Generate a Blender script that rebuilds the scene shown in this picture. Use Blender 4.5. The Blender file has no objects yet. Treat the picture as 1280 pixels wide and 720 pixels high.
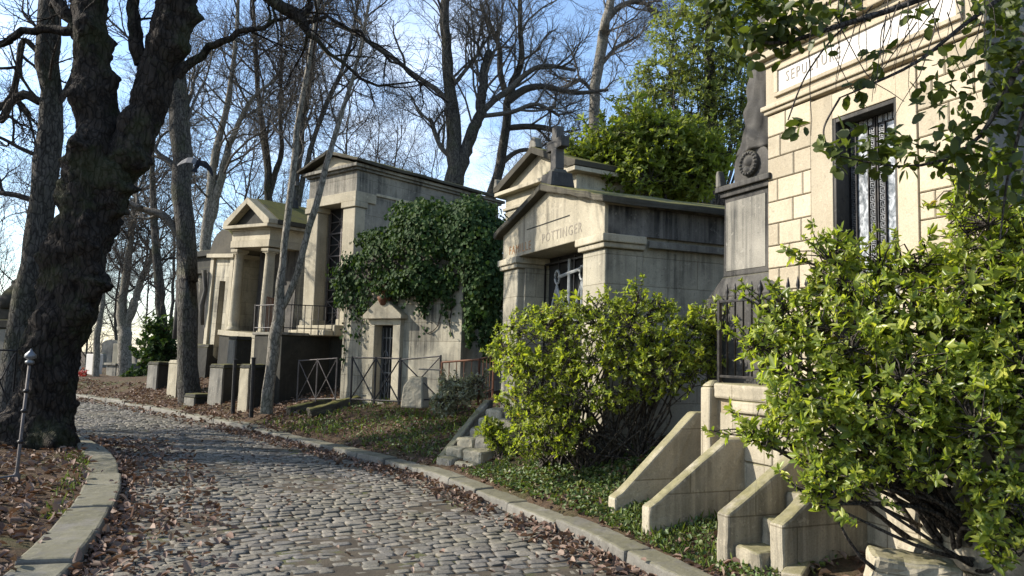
import bpy, math, random
import numpy as np
from mathutils import Vector, noise as mnoise

scene = bpy.context.scene
COL = scene.collection
RS = np.random.RandomState(7)
random.seed(7)

# ------------------------------------------------------------------ camera model
F = 950.0; EYE = np.array([0, 0, 1.6]); PITCH = math.atan(85 / 950); ROLL = math.radians(1.5)
def _rx(a): c, s = math.cos(a), math.sin(a); return np.array([[1, 0, 0], [0, c, -s], [0, s, c]])
def _rz(a): c, s = math.cos(a), math.sin(a); return np.array([[c, -s, 0], [s, c, 0], [0, 0, 1]])
RC = _rx(math.pi / 2 + PITCH) @ _rz(ROLL)
def ray(px, py): return RC @ np.array([(px - 640) / F, -(py - 360) / F, -1.0])
def at(px, py, Y):
    """survey point: where the line of sight of a photo point meets depth Y (metres)"""
    r = ray(px, py); return EYE + r * (Y / r[1])

cam = bpy.data.cameras.new('camera'); cam_o = bpy.data.objects.new('camera', cam); COL.objects.link(cam_o)
cam.sensor_width = 36; cam.lens = F / 1280 * 36; cam.clip_end = 3000; cam.clip_start = 0.05
cam_o.location = EYE; cam_o.rotation_mode = 'XYZ'
from mathutils import Matrix
cam_o.rotation_euler = Matrix(RC.tolist()).to_euler('XYZ')
scene.camera = cam_o

# ------------------------------------------------------------------ scene tree helpers
def link(o, parent=None):
    COL.objects.link(o)
    if parent is not None: o.parent = parent
    return o
def tag(o, label, cat, group=None, kind=None):
    if label: o['label'] = label
    if cat: o['category'] = cat
    if group: o['group'] = group
    if kind: o['kind'] = kind
    return o
def thing(name, label, cat, loc=(0, 0, 0), rz=0.0, group=None, lean=0.0):
    o = bpy.data.objects.new(name, None); link(o)
    o.location = loc; o.rotation_euler = (0, lean, rz); o.empty_display_size = .2
    return tag(o, label, cat, group)
def copy_tree(o, parent=None):
    c = o.copy(); COL.objects.link(c)
    if parent is not None: c.parent = parent
    for ch in list(o.children):
        copy_tree(ch, c)
    return c

TEX_A = bpy.data.textures.new('wear_a', 'CLOUDS'); TEX_A.noise_scale = .16; TEX_A.noise_depth = 3
TEX_B = bpy.data.textures.new('wear_b', 'CLOUDS'); TEX_B.noise_scale = .11; TEX_B.noise_depth = 3
class MB:
    """collects shapes; build() links them as ONE mesh object"""
    def __init__(s): s.v = []; s.f = []; s.n = 0
    def add(s, vs, fs):
        b = s.n
        s.v.extend([tuple(map(float, p)) for p in vs]); s.n += len(vs)
        s.f.extend([tuple(i + b for i in f) for f in fs]); return s
    def box(s, x0, x1, y0, y1, z0, z1):
        return s.add([(x0, y0, z0), (x1, y0, z0), (x1, y1, z0), (x0, y1, z0), (x0, y0, z1), (x1, y0, z1), (x1, y1, z1), (x0, y1, z1)],
                     [(0, 3, 2, 1), (4, 5, 6, 7), (0, 1, 5, 4), (1, 2, 6, 5), (2, 3, 7, 6), (3, 0, 4, 7)])
    def prism_y(s, poly, y0, y1):       # poly of (x, z), counter-clockwise seen from -y
        n = len(poly)
        vs = [(x, y0, z) for x, z in poly] + [(x, y1, z) for x, z in poly]
        fs = [tuple(range(n)), tuple(range(2 * n - 1, n - 1, -1))]
        fs += [(i, i + n, (i + 1) % n + n, (i + 1) % n) for i in range(n)]
        return s.add(vs, fs)
    def prism_x(s, poly, x0, x1):       # poly of (y, z)
        n = len(poly)
        vs = [(x0, y, z) for y, z in poly] + [(x1, y, z) for y, z in poly]
        fs = [tuple(range(n - 1, -1, -1)), tuple(range(n, 2 * n))]
        fs += [(i, (i + 1) % n, (i + 1) % n + n, i + n) for i in range(n)]
        return s.add(vs, fs)
    def prism_z(s, poly, z0, z1):
        n = len(poly)
        vs = [(x, y, z0) for x, y in poly] + [(x, y, z1) for x, y in poly]
        fs = [tuple(range(n - 1, -1, -1)), tuple(range(n, 2 * n))]
        fs += [(i, (i + 1) % n, (i + 1) % n + n, i + n) for i in range(n)]
        return s.add(vs, fs)
    def frustum(s, cx, cy, z0, z1, ax, ay, bx, by):
        return s.add([(cx - ax, cy - ay, z0), (cx + ax, cy - ay, z0), (cx + ax, cy + ay, z0), (cx - ax, cy + ay, z0),
                      (cx - bx, cy - by, z1), (cx + bx, cy - by, z1), (cx + bx, cy + by, z1), (cx - bx, cy + by, z1)],
                     [(0, 3, 2, 1), (4, 5, 6, 7), (0, 1, 5, 4), (1, 2, 6, 5), (2, 3, 7, 6), (3, 0, 4, 7)])
    def tube(s, pts, rad, k=6):
        pts = np.asarray(pts, float); n = len(pts)
        rad = np.broadcast_to(np.asarray(rad, float), (n,))
        t = np.gradient(pts, axis=0); t /= np.linalg.norm(t, axis=1)[:, None] + 1e-9
        ref = np.array([0, 0, 1.0]) if abs(t[:, 2]).mean() < .8 else np.array([1.0, 0.3, 0])
        a = np.cross(t, ref); a /= np.linalg.norm(a, axis=1)[:, None] + 1e-9
        b = np.cross(a, t)
        ang = np.arange(k) * 2 * math.pi / k
        v = pts[:, None] + rad[:, None, None] * (a[:, None] * np.cos(ang)[None, :, None] + b[:, None] * np.sin(ang)[None, :, None])
        fs = []
        for i in range(n - 1):
            for j in range(k):
                j2 = (j + 1) % k
                fs.append((i * k + j, (i + 1) * k + j, (i + 1) * k + j2, i * k + j2))
        fs.append(tuple(range(k))); fs.append(tuple((n - 1) * k + j for j in range(k - 1, -1, -1)))
        return s.add(v.reshape(-1, 3), fs)
    def lathe(s, prof, cx=0, cy=0, k=16):
        n = len(prof); vs = []
        for r, z in prof:
            for j in range(k):
                a = 2 * math.pi * j / k; vs.append((cx + r * math.cos(a), cy + r * math.sin(a), z))
        fs = []
        for i in range(n - 1):
            for j in range(k):
                j2 = (j + 1) % k; fs.append((i * k + j, i * k + j2, (i + 1) * k + j2, (i + 1) * k + j))
        fs.append(tuple(range(k - 1, -1, -1))); fs.append(tuple((n - 1) * k + j for j in range(k)))
        return s.add(vs, fs)
    def block(s, M, u0, u1, z0, z1, t, g=.004, c=.008):
        """dressed stone: M maps (along, outward, up) to local; chamfered front"""
        u0 += g; u1 -= g; z0 += g; z1 -= g
        if u1 - u0 < 3 * c or z1 - z0 < 3 * c: return s
        vs = []
        for (w, i) in ((-.02, 0), (t - c, 0), (t, c)):
            for (u, z) in ((u0 + i, z0 + i), (u1 - i, z0 + i), (u1 - i, z1 - i), (u0 + i, z1 - i)):
                vs.append(M(u, w, z))
        fs = [(8, 9, 10, 11)]
        for r in (0, 4):
            for j in range(4):
                fs.append((r + j, r + (j + 1) % 4, r + 4 + (j + 1) % 4, r + 4 + j))
        return s.add(vs, fs)
    def masonry(s, M, u0, u1, z0, z1, ch, bl, t=.03, holes=(), rng=random, g=.004):
        nc = max(1, round((z1 - z0) / ch)); h = (z1 - z0) / nc
        for c in range(nc):
            za, zb = z0 + c * h, z0 + (c + 1) * h
            u = u0; first = True
            while u < u1 - 1e-4:
                L = bl * rng.uniform(.8, 1.2)
                if first and c % 2: L *= .5
                first = False
                e = min(u1, u + L)
                if u1 - e < bl * .3: e = u1
                segs = [(u, e)]
                for (a, b, lo, hi) in holes:
                    if zb > lo + .01 and za < hi - .01:
                        ns = []
                        for (p, q) in segs:
                            if q <= a or p >= b: ns.append((p, q))
                            else:
                                if p < a: ns.append((p, a))
                                if q > b: ns.append((b, q))
                        segs = ns
                for (p, q) in segs: s.block(M, p, q, za, zb, t * rng.uniform(.93, 1.07), g)
                u = e
        return s
    def build(s, name, mat, parent=None, bevel=0, smooth=False, label=None, rough=0):
        me = bpy.data.meshes.new(name); me.from_pydata(s.v, [], s.f); me.update()
        if smooth: me.polygons.foreach_set('use_smooth', [True] * len(me.polygons))
        me.materials.append(mat)
        o = bpy.data.objects.new(name, me); link(o, parent)
        if bevel:
            m = o.modifiers.new('bevel', 'BEVEL'); m.width = bevel; m.segments = 2; m.limit_method = 'ANGLE'; m.angle_limit = .6
        if rough:
            m = o.modifiers.new('sub', 'SUBSURF'); m.subdivision_type = 'SIMPLE'; m.levels = 3; m.render_levels = 3
            for (tx_, st_, dr_) in ((TEX_A, rough, 'X'), (TEX_B, rough, 'Y'), (TEX_A, rough * .8, 'Z')):
                m = o.modifiers.new('wear', 'DISPLACE'); m.texture = tx_; m.texture_coords = 'GLOBAL'; m.strength = st_; m.mid_level = .5; m.direction = dr_
        if label: o['label'] = label
        return o

def np_mesh(name, V, quads, mat, parent=None, smooth=False, tris=None):
    me = bpy.data.meshes.new(name)
    V = np.asarray(V, np.float32); quads = np.asarray(quads, np.int32)
    nq = len(quads); nt = 0 if tris is None else len(tris)
    me.vertices.add(len(V)); me.vertices.foreach_set('co', V.ravel())
    me.loops.add(nq * 4 + nt * 3); me.polygons.add(nq + nt)
    li = quads.ravel()
    st = np.arange(nq) * 4
    if nt:
        li = np.concatenate([li, np.asarray(tris, np.int32).ravel()]); st = np.concatenate([st, nq * 4 + np.arange(nt) * 3])
    me.loops.foreach_set('vertex_index', li.astype(np.int32)); me.polygons.foreach_set('loop_start', st.astype(np.int32))
    if smooth: me.polygons.foreach_set('use_smooth', np.ones(nq + nt, bool))
    me.update(calc_edges=True); me.validate()
    me.materials.append(mat)
    o = bpy.data.objects.new(name, me); link(o, parent); return o

# ------------------------------------------------------------------ materials
class NT:
    def __init__(s, name):
        s.m = bpy.data.materials.new(name); s.m.use_nodes = True
        s.t = s.m.node_tree; s.t.nodes.clear()
        s.out = s.n('ShaderNodeOutputMaterial'); s.p = s.n('ShaderNodeBsdfPrincipled')
        s.l(s.p.outputs[0], s.out.inputs['Surface'])
    def n(s, typ, **kw):
        nd = s.t.nodes.new(typ)
        for k, v in kw.items(): setattr(nd, k, v)
        return nd
    def l(s, a, b): s.t.links.new(a, b)
    def coord(s, scale=(1, 1, 1), rot=(0, 0, 0), src='Object'):
        tc = s.n('ShaderNodeTexCoord'); mp = s.n('ShaderNodeMapping')
        mp.inputs['Scale'].default_value = scale; mp.inputs['Rotation'].default_value = rot
        s.l(tc.outputs[src], mp.inputs['Vector']); return mp.outputs[0]
    def noise(s, vec, scale, detail=4, rough=.55, dist=0):
        nd = s.n('ShaderNodeTexNoise'); s.l(vec, nd.inputs['Vector'])
        nd.inputs['Scale'].default_value = scale; nd.inputs['Detail'].default_value = detail
        nd.inputs['Roughness'].default_value = rough; nd.inputs['Distortion'].default_value = dist
        return nd.outputs[0]
    def ramp(s, fac, stops, interp='LINEAR'):
        r = s.n('ShaderNodeValToRGB'); r.color_ramp.interpolation = interp
        e = r.color_ramp.elements
        while len(e) < len(stops): e.new(.5)
        for i, (p, c) in enumerate(stops):
            e[i].position = p; e[i].color = (c, c, c, 1) if not isinstance(c, tuple) else (*c[:3], 1)
        s.l(fac, r.inputs[0]); return r.outputs[0]
    def mix(s, fac, a, b, mode='MIX'):
        m = s.n('ShaderNodeMix', data_type='RGBA', blend_type=mode)
        for sock, v in ((0, fac), (6, a), (7, b)):
            if isinstance(v, (int, float)): m.inputs[sock].default_value = v
            elif isinstance(v, tuple): m.inputs[sock].default_value = (*v[:3], 1)
            else: s.l(v, m.inputs[sock])
        return m.outputs[2]
    def math(s, op, a, b=0.0):
        m = s.n('ShaderNodeMath', operation=op)
        for i, v in enumerate((a, b)):
            if isinstance(v, (int, float)): m.inputs[i].default_value = v
            else: s.l(v, m.inputs[i])
        return m.outputs[0]
    def bump(s, h, strength, dist=.02, prev=None):
        b = s.n('ShaderNodeBump'); b.inputs['Strength'].default_value = strength; b.inputs['Distance'].default_value = dist
        s.l(h, b.inputs['Height'])
        if prev is not None: s.l(prev, b.inputs['Normal'])
        return b.outputs[0]
    def fin(s, col, rough=.8, nrm=None, spec=.3, metal=0.0):
        if isinstance(col, tuple): s.p.inputs['Base Color'].default_value = (*col, 1)
        else: s.l(col, s.p.inputs['Base Color'])
        if isinstance(rough, (int, float)): s.p.inputs['Roughness'].default_value = rough
        else: s.l(rough, s.p.inputs['Roughness'])
        s.p.inputs['Specular IOR Level'].default_value = spec; s.p.inputs['Metallic'].default_value = metal
        if nrm is not None: s.l(nrm, s.p.inputs['Normal'])
        return s.m

def stone(name, base, light, dark, streak=.6, blotch=.5, moss=.0, joints=None, bump=.35, lo=.48):
    k = NT(name)
    v = k.coord()
    big = k.noise(v, 1.3, 5, .6)
    col = k.mix(k.ramp(big, [(.35, 0.0), (.68, 1.0)]), base, light)
    geo = k.n('ShaderNodeNewGeometry')
    isl = k.ramp(geo.outputs['Random Per Island'], [(0, .76), (1, 1.14)])
    col = k.mix(1.0, col, isl, 'MULTIPLY')
    mid = k.noise(v, 5.5, 8, .7, .4)
    col = k.mix(k.math('MULTIPLY', k.ramp(mid, [(.5, 0.0), (.72, 1.0)]), blotch), col, tuple(c * .6 for c in base))
    vs = k.coord((7, 7, .3))
    st = k.noise(vs, 1.5, 5, .6, .35)
    area = k.noise(v, .9, 4, .6, .5)
    sfac = k.math('MULTIPLY', k.ramp(st, [(lo - .06, .15), (lo + .14, 1.0)]), k.ramp(area, [(lo - .08, 0.0), (lo + .14, 1.0)]))
    col = k.mix(k.math('MULTIPLY', sfac, min(1.0, streak * 1.25)), col, dark)
    lich = k.noise(v, 11, 5, .65, .2)
    col = k.mix(k.math('MULTIPLY', k.ramp(lich, [(.6, 0.0), (.66, 1.0)]), .35), col, tuple(c * 1.18 for c in light))
    geo2 = k.noise(v, .45, 3, .6)
    col = k.mix(k.math('MULTIPLY', k.ramp(geo2, [(.45, 0.0), (.7, 1.0)]), blotch * .55), col, tuple(c * .55 + .01 for c in base))
    fine = k.noise(v, 70, 4, .7)
    col = k.mix(1.0, col, k.ramp(fine, [(.25, .78), (.75, 1.16)]), 'MULTIPLY')
    pits = k.noise(v, 26, 3, .6)
    col = k.mix(k.math('MULTIPLY', k.ramp(pits, [(.62, 0.0), (.72, 1.0)]), .5), col, dark)
    sep = k.n('ShaderNodeSeparateXYZ'); k.l(geo.outputs['Normal'], sep.inputs[0])
    if moss:
        up = k.ramp(sep.outputs['Z'], [(.3, 0.0), (.8, 1.0)])
        mn = k.ramp(k.noise(v, 3.2, 6, .7), [(.3, 0.0), (.48, 1.0)])
        mc = k.mix(k.noise(v, 22, 3), (.04, .042, .016), (.17, .155, .035))
        col = k.mix(k.math('MULTIPLY', k.math('MULTIPLY', up, mn), moss), col, mc)
    h = k.math('ADD', k.math('MULTIPLY', fine, .5), k.math('MULTIPLY', mid, 1.2))
    nrm = None
    if joints:
        L, H_ = joints
        tc = k.n('ShaderNodeTexCoord'); sx = k.n('ShaderNodeSeparateXYZ'); k.l(tc.outputs['Object'], sx.inputs[0])
        cb = k.n('ShaderNodeCombineXYZ'); k.l(k.math('ADD', sx.outputs[0], sx.outputs[1]), cb.inputs[0]); k.l(sx.outputs[2], cb.inputs[1])
        br = k.n('ShaderNodeTexBrick'); k.l(cb.outputs[0], br.inputs['Vector'])
        br.inputs['Scale'].default_value = 1; br.inputs['Brick Width'].default_value = L; br.inputs['Row Height'].default_value = H_
        br.inputs['Mortar Size'].default_value = .006; br.inputs['Mortar Smooth'].default_value = .3; br.offset = .5
        br.inputs['Color1'].default_value = (1.05, 1.05, 1.05, 1); br.inputs['Color2'].default_value = (.86, .86, .86, 1); br.inputs['Mortar'].default_value = (.62, .6, .56, 1)
        side = k.ramp(k.math('ABSOLUTE', sep.outputs['Z']), [(.3, 1.0), (.5, 0.0)])
        col = k.mix(side, col, k.mix(1.0, col, br.outputs['Color'], 'MULTIPLY'))
        nrm = k.bump(k.math('MULTIPLY', br.outputs['Fac'], -1.0), .5, .012)
    nrm = k.bump(h, bump, .012, nrm)
    return k.fin(col, .88, nrm, .2)

def leafmat(name, cols, rough=.42, trans=.35, spec=.5, tcol=None):
    k = NT(name)
    geo = k.n('ShaderNodeNewGeometry')
    n = len(cols)
    col = k.ramp(geo.outputs['Random Per Island'], [(i / (n - 1), c) for i, c in enumerate(cols)])
    v = k.coord()
    col = k.mix(1.0, col, k.ramp(k.noise(v, 3.0, 3), [(.3, .75), (.7, 1.25)]), 'MULTIPLY')
    k.fin(col, rough, None, spec)
    tr = k.n('ShaderNodeBsdfTranslucent')
    k.l(k.mix(1.0, col, tcol or (1.5, 1.55, .55), 'MULTIPLY'), tr.inputs['Color'])
    mx = k.n('ShaderNodeMixShader'); mx.inputs[0].default_value = trans
    k.l(k.p.outputs[0], mx.inputs[1]); k.l(tr.outputs[0], mx.inputs[2]); k.l(mx.outputs[0], k.out.inputs['Surface'])
    return k.m

def bark(name, a, b, c, moss=0.0, scale=1.0, bump=.8):
    k = NT(name)
    v = k.coord((1, 1, .22)); v1 = k.coord()
    n1 = k.noise(v, 13 * scale, 8, .72, .8)
    col = k.mix(k.ramp(n1, [(.38, 0.0), (.62, 1.0)]), a, b)
    n2 = k.noise(v1, 2.2 * scale, 5, .6)
    col = k.mix(k.ramp(n2, [(.46, 0.0), (.62, .8)]), col, c)
    vo = k.n('ShaderNodeTexVoronoi', feature='DISTANCE_TO_EDGE'); wv = k.n('ShaderNodeVectorMath', operation='ADD')
    vm = k.coord((1, 1, .35)); sc = k.n('ShaderNodeVectorMath', operation='SCALE'); sc.inputs[3].default_value = .12
    nz_ = k.n('ShaderNodeTexNoise'); nz_.inputs['Scale'].default_value = 5; k.l(v1, nz_.inputs['Vector']); k.l(nz_.outputs['Color'], sc.inputs[0]); k.l(vm, wv.inputs[0]); k.l(sc.outputs[0], wv.inputs[1])
    k.l(wv.outputs[0], vo.inputs['Vector']); vo.inputs['Scale'].default_value = 16 * scale
    crack = k.ramp(vo.outputs['Distance'], [(.0, .35), (.16, 1.0)])
    col = k.mix(1.0, col, crack, 'MULTIPLY')
    li = k.noise(v1, 6, 5, .7); col = k.mix(k.math('MULTIPLY', k.ramp(li, [(.6, 0.0), (.68, 1.0)]), .5), col, tuple(min(1, x * 1.6) for x in b))
    if moss:
        col = k.mix(k.math('MULTIPLY', k.ramp(k.noise(v1, 1.4, 5, .7), [(.5, 0.0), (.62, 1.0)]), moss), col, (.06, .075, .025))
    n3 = k.noise(v, 34 * scale, 5, .7)
    nrm = k.bump(k.math('ADD', k.math('ADD', n1, k.math('MULTIPLY', n3, .5)), k.math('MULTIPLY', crack, .6)), bump, .035)
    return k.fin(col, .9, nrm, .12)

def plain(name, a, b, rough=.6, metal=0.0, scale=12, spec=.4, bump=.15):
    k = NT(name); v = k.coord()
    n = k.noise(v, scale, 6, .65)
    col = k.mix(k.ramp(n, [(.38, 0.0), (.66, 1.0)]), a, b)
    return k.fin(col, k.ramp(n, [(.3, max(.05, rough - .12)), (.7, min(1, rough + .12))]), k.bump(k.noise(v, scale * 5, 3), bump, .004), spec, metal)

M = {}
M['cream'] = stone('cream limestone', (.36, .305, .215), (.42, .365, .27), (.17, .145, .105), streak=.35, blotch=.22, lo=.52)
M['creamjoint'] = stone('cream mortar', (.25, .2, .13), (.3, .25, .17), (.12, .1, .07), streak=.3)
M['white'] = stone('pale panel stone', (.55, .52, .48), (.6, .57, .52), (.35, .32, .28), streak=.15, blotch=.1)
M['grey'] = stone('weathered and shade grey stone', (.19, .178, .15), (.3, .28, .235), (.045, .045, .042), streak=.75, blotch=.5, moss=.5, lo=.46)
M['greyj'] = stone('jointed grey stone', (.2, .185, .155), (.31, .285, .23), (.04, .04, .036), streak=.7, blotch=.5, moss=.5, joints=(.95, .42), lo=.47)
M['warm'] = stone('warm weathered stone', (.33, .295, .215), (.43, .385, .29), (.08, .07, .055), streak=.6, blotch=.4, moss=.4, lo=.52)
M['warmj'] = stone('warm jointed stone', (.31, .28, .21), (.42, .385, .295), (.055, .053, .047), streak=.75, blotch=.45, moss=.4, joints=(.9, .36), lo=.48)
M['stair'] = stone('stair stone', (.36, .315, .23), (.46, .41, .31), (.1, .09, .068), streak=.6, blotch=.5, moss=.6, joints=(.83, .47), lo=.46)
M['dark'] = stone('blackened and shade-dark stone', (.026, .025, .021), (.06, .056, .044), (.016, .017, .016), streak=.4, blotch=.8, moss=.75, lo=.42)
M['slate'] = stone('sooty carved and shade-dark stone', (.055, .052, .047), (.12, .112, .1), (.02, .02, .02), streak=.7, blotch=.6, moss=.3, lo=.45)
M['mossroof'] = stone('mossy roof stone', (.05, .046, .036), (.09, .08, .058), (.03, .028, .02), streak=.4, blotch=.6, moss=1.0)
M['kerb'] = stone('granite kerb', (.15, .14, .12), (.23, .215, .185), (.07, .065, .055), streak=.4, blotch=.5, moss=.35)
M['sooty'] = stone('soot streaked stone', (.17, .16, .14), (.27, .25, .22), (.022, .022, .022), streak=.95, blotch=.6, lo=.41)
M['iron'] = plain('black iron', (.018, .018, .02), (.045, .04, .036), .5, .6)
M['rust'] = plain('rusty iron', (.09, .035, .018), (.17, .075, .035), .8, .1, 18)
M['greypaint'] = plain('grey painted iron', (.22, .23, .23), (.32, .33, .32), .55, .0)
M['steel'] = plain('dull silver iron', (.11, .115, .12), (.2, .205, .21), .42, .6)
M['lattice'] = plain('weathered lattice iron', (.07, .06, .055), (.14, .12, .11), .7, .2)
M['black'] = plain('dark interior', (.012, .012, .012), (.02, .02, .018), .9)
M['wood'] = plain('old bleached wood', (.16, .14, .11), (.25, .22, .17), .85, 0, 20)
M['letter'] = plain('faded gilt lettering', (.26, .13, .04), (.2, .1, .04), .6)
M['darkletter'] = plain('worn dark lettering', (.15, .13, .1), (.26, .23, .175), .8, 0, 25)
M['greyletter'] = plain('carved grey lettering', (.2, .18, .155), (.26, .235, .2), .8)

def mk_glass():
    k = NT('old door glass'); v = k.coord((1, 1, .6))
    n = k.noise(v, 14, 5, .7, 1.5)
    col = k.ramp(n, [(.38, (.07, .08, .085)), (.5, (.2, .21, .22)), (.62, (.4, .42, .43))])  # pale and dark blotches paint reflections into the glass colour
    return k.fin(col, .18, k.bump(k.noise(v, 9, 3), .08, .01), .6)
M['glass'] = mk_glass()

def mk_cobble():
    k = NT('cobblestone'); geo = k.n('ShaderNodeNewGeometry'); v = k.coord()
    col = k.ramp(geo.outputs['Random Per Island'], [(0, (.09, .082, .073)), (.3, (.155, .141, .119)), (.6, (.115, .109, .1)), (.85, (.2, .178, .145)), (1, (.142, .126, .102))])
    big = k.noise(v, .7, 4, .6)
    col = k.mix(k.ramp(big, [(.4, 0.0), (.7, .55)]), col, (.14, .13, .09))
    f = k.noise(v, 55, 5, .7)
    col = k.mix(1.0, col, k.ramp(f, [(.25, .6), (.75, 1.35)]), 'MULTIPLY')
    dirt = k.math('MULTIPLY', k.ramp(k.noise(v, 6, 6, .7, .5), [(.46, 0.0), (.64, 1.0)]), k.ramp(k.noise(v, .9, 4, .6), [(.42, .12), (.62, .75)]))
    col = k.mix(dirt, col, k.mix(k.noise(v, 1.4, 3), (.06, .048, .035), (.085, .085, .04)))
    return k.fin(col, k.ramp(f, [(.3, .66), (.7, .9)]), k.bump(k.math('ADD', f, k.noise(v, 18, 3)), .7, .01), .22)
M['cobble'] = mk_cobble()
def mk_joint():
    k = NT('cobble joint dirt'); v = k.coord()
    n = k.noise(v, 2.2, 6, .65)
    col = k.ramp(n, [(.38, (.05, .042, .032)), (.55, (.075, .062, .045)), (.68, (.075, .085, .03))])
    return k.fin(col, .95, k.bump(k.noise(v, 60, 4), .6, .01), .15)
M['joint'] = mk_joint()
def mk_soil():
    k = NT('leafy soil'); v = k.coord()
    n = k.noise(v, 1.1, 7, .65); n2 = k.noise(v, 19, 6, .7, .8)
    col = k.mix(k.ramp(n2, [(.35, 0.0), (.68, 1.0)]), (.045, .032, .022), (.12, .08, .05))
    col = k.mix(k.ramp(n, [(.5, 0.0), (.66, .75)]), col, (.05, .06, .022))
    return k.fin(col, .95, k.bump(n2, .9, .05), .1)
M['soil'] = mk_soil()
M['deadleaf'] = leafmat('dead leaves', [(.075, .045, .034), (.14, .085, .06), (.2, .135, .1), (.11, .07, .05), (.25, .185, .14), (.09, .06, .045)], .7, .12, .25, (1.2, 1.0, .7))
M['bark_dark'] = bark('dark burred plane bark', (.016, .013, .011), (.05, .04, .032), (.028, .023, .019), .25, .8, 1.0)
M['bark_grey'] = bark('grey bark', (.045, .041, .036), (.12, .11, .095), (.08, .075, .062), .25)
M['bark_tan'] = bark('smooth tan bark', (.15, .135, .11), (.28, .255, .21), (.2, .185, .15), .2, 1.0, .4)
M['twig'] = bark('twig bark', (.07, .06, .052), (.13, .112, .095), (.1, .087, .074), 0, 2)
M['twigpale'] = bark('pale twig bark', (.11, .1, .085), (.19, .172, .148), (.15, .135, .115), 0, 2)
M['leaf_near'] = leafmat('glossy shrub leaves', [(.1, .14, .024), (.23, .28, .045), (.13, .19, .03), (.33, .37, .07), (.11, .15, .028), (.42, .43, .09), (.19, .25, .04), (.3, .33, .055)], .36, .5, .5)
M['leaf_yellow'] = leafmat('yellow shrub leaves', [(.5, .36, .04), (.6, .45, .06), (.42, .32, .04)], .45, .35)
M['leaf_mid'] = leafmat('yellow green shrub leaves', [(.1, .14, .022), (.23, .27, .04), (.14, .19, .03), (.33, .35, .055), (.24, .28, .045), (.11, .13, .022)], .42, .5, .4)
M['leaf_over'] = leafmat('dark lobed leaves', [(.04, .055, .013), (.07, .09, .02), (.05, .068, .016), (.11, .135, .026)], .45, .42, .3)
M['leaf_ivy'] = leafmat('ivy leaves', [(.014, .035, .012), (.03, .06, .018), (.022, .045, .015), (.055, .085, .025), (.035, .06, .02)], .65, .2, .12)
M['leaf_top'] = leafmat('bright evergreen leaves', [(.11, .145, .028), (.17, .205, .038), (.13, .16, .03), (.22, .24, .05)], .5, .5, .25)
M['leaf_feather'] = leafmat('feathery pale leaves', [(.15, .175, .055), (.21, .235, .075), (.13, .16, .05), (.18, .2, .08)], .6, .5, .2)
M['leaf_ground'] = leafmat('ground creeper leaves', [(.05, .085, .025), (.085, .125, .035), (.06, .095, .03), (.12, .15, .05), (.14, .13, .06)], .5, .25, .35)
M['leaf_grass'] = leafmat('grass blades', [(.06, .095, .02), (.1, .14, .03), (.13, .15, .045)], .55, .3, .3)
M['leaf_silver'] = leafmat('silvery weed leaves', [(.2, .21, .14), (.27, .275, .2), (.15, .17, .1), (.24, .2, .13)], .6, .25, .3)

# ------------------------------------------------------------------ road edges and terrain
def dense(pts, step=.1):
    P = np.array(pts, float); n = len(P); out = []
    for i in range(n - 1):
        p0 = P[max(i - 1, 0)]; p1 = P[i]; p2 = P[i + 1]; p3 = P[min(i + 2, n - 1)]
        m = max(2, int(np.linalg.norm(p2 - p1) / step)); t = np.linspace(0, 1, m, endpoint=False)[:, None]
        out.append(.5 * ((2 * p1) + (-p0 + p2) * t + (2 * p0 - 5 * p1 + 4 * p2 - p3) * t ** 2 + (-p0 + 3 * p1 - 3 * p2 + p3) * t ** 3))
    out.append(P[-1:]); return np.concatenate(out)
KR = dense([(4.6, -7), (3.9, -2.5), (2.75, 1), (1.95, 3.4), (.98, 5.9), (.6, 6.9), (-.12, 8.24), (-1.07, 9.95), (-2.35, 11.6), (-4.73, 14.56), (-7.11, 17.28), (-9.69, 19.98), (-12.4, 22.6), (-17, 26.5), (-24, 32), (-42, 46)])
KL = dense([(-.8, -7), (-1.3, -2.5), (-1.9, 1), (-2.5, 3.5), (-2.97, 5.44), (-3.47, 6.8), (-4.08, 8.2), (-4.62, 9.3), (-5.26, 10.45), (-6.3, 11.95), (-7.7, 13.6), (-9.8, 15.9), (-12.2, 18.5), (-17, 22.5), (-26, 29), (-44, 42)])
def tang(P):
    t = np.gradient(P, axis=0); return t / np.linalg.norm(t, axis=1)[:, None]
TR, TL = tang(KR), tang(KL)
def sdist(x, y, P, T):
    """distance to the right (+) of a polyline"""
    x = np.atleast_1d(np.asarray(x, float)).ravel(); y = np.atleast_1d(np.asarray(y, float)).ravel()
    out = np.empty(len(x))
    for a in range(0, len(x), 4000):
        dx = x[a:a + 4000, None] - P[None, :, 0]; dy = y[a:a + 4000, None] - P[None, :, 1]
        d2 = dx * dx + dy * dy; i = d2.argmin(1); r = np.arange(len(i))
        s = dx[r, i] * T[i, 1] - dy[r, i] * T[i, 0]
        out[a:a + 4000] = np.sqrt(d2[r, i]) * np.sign(s)
    return out
def sm(a, b, x): t = np.clip((x - a) / (b - a), 0, 1); return t * t * (3 - 2 * t)
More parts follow.
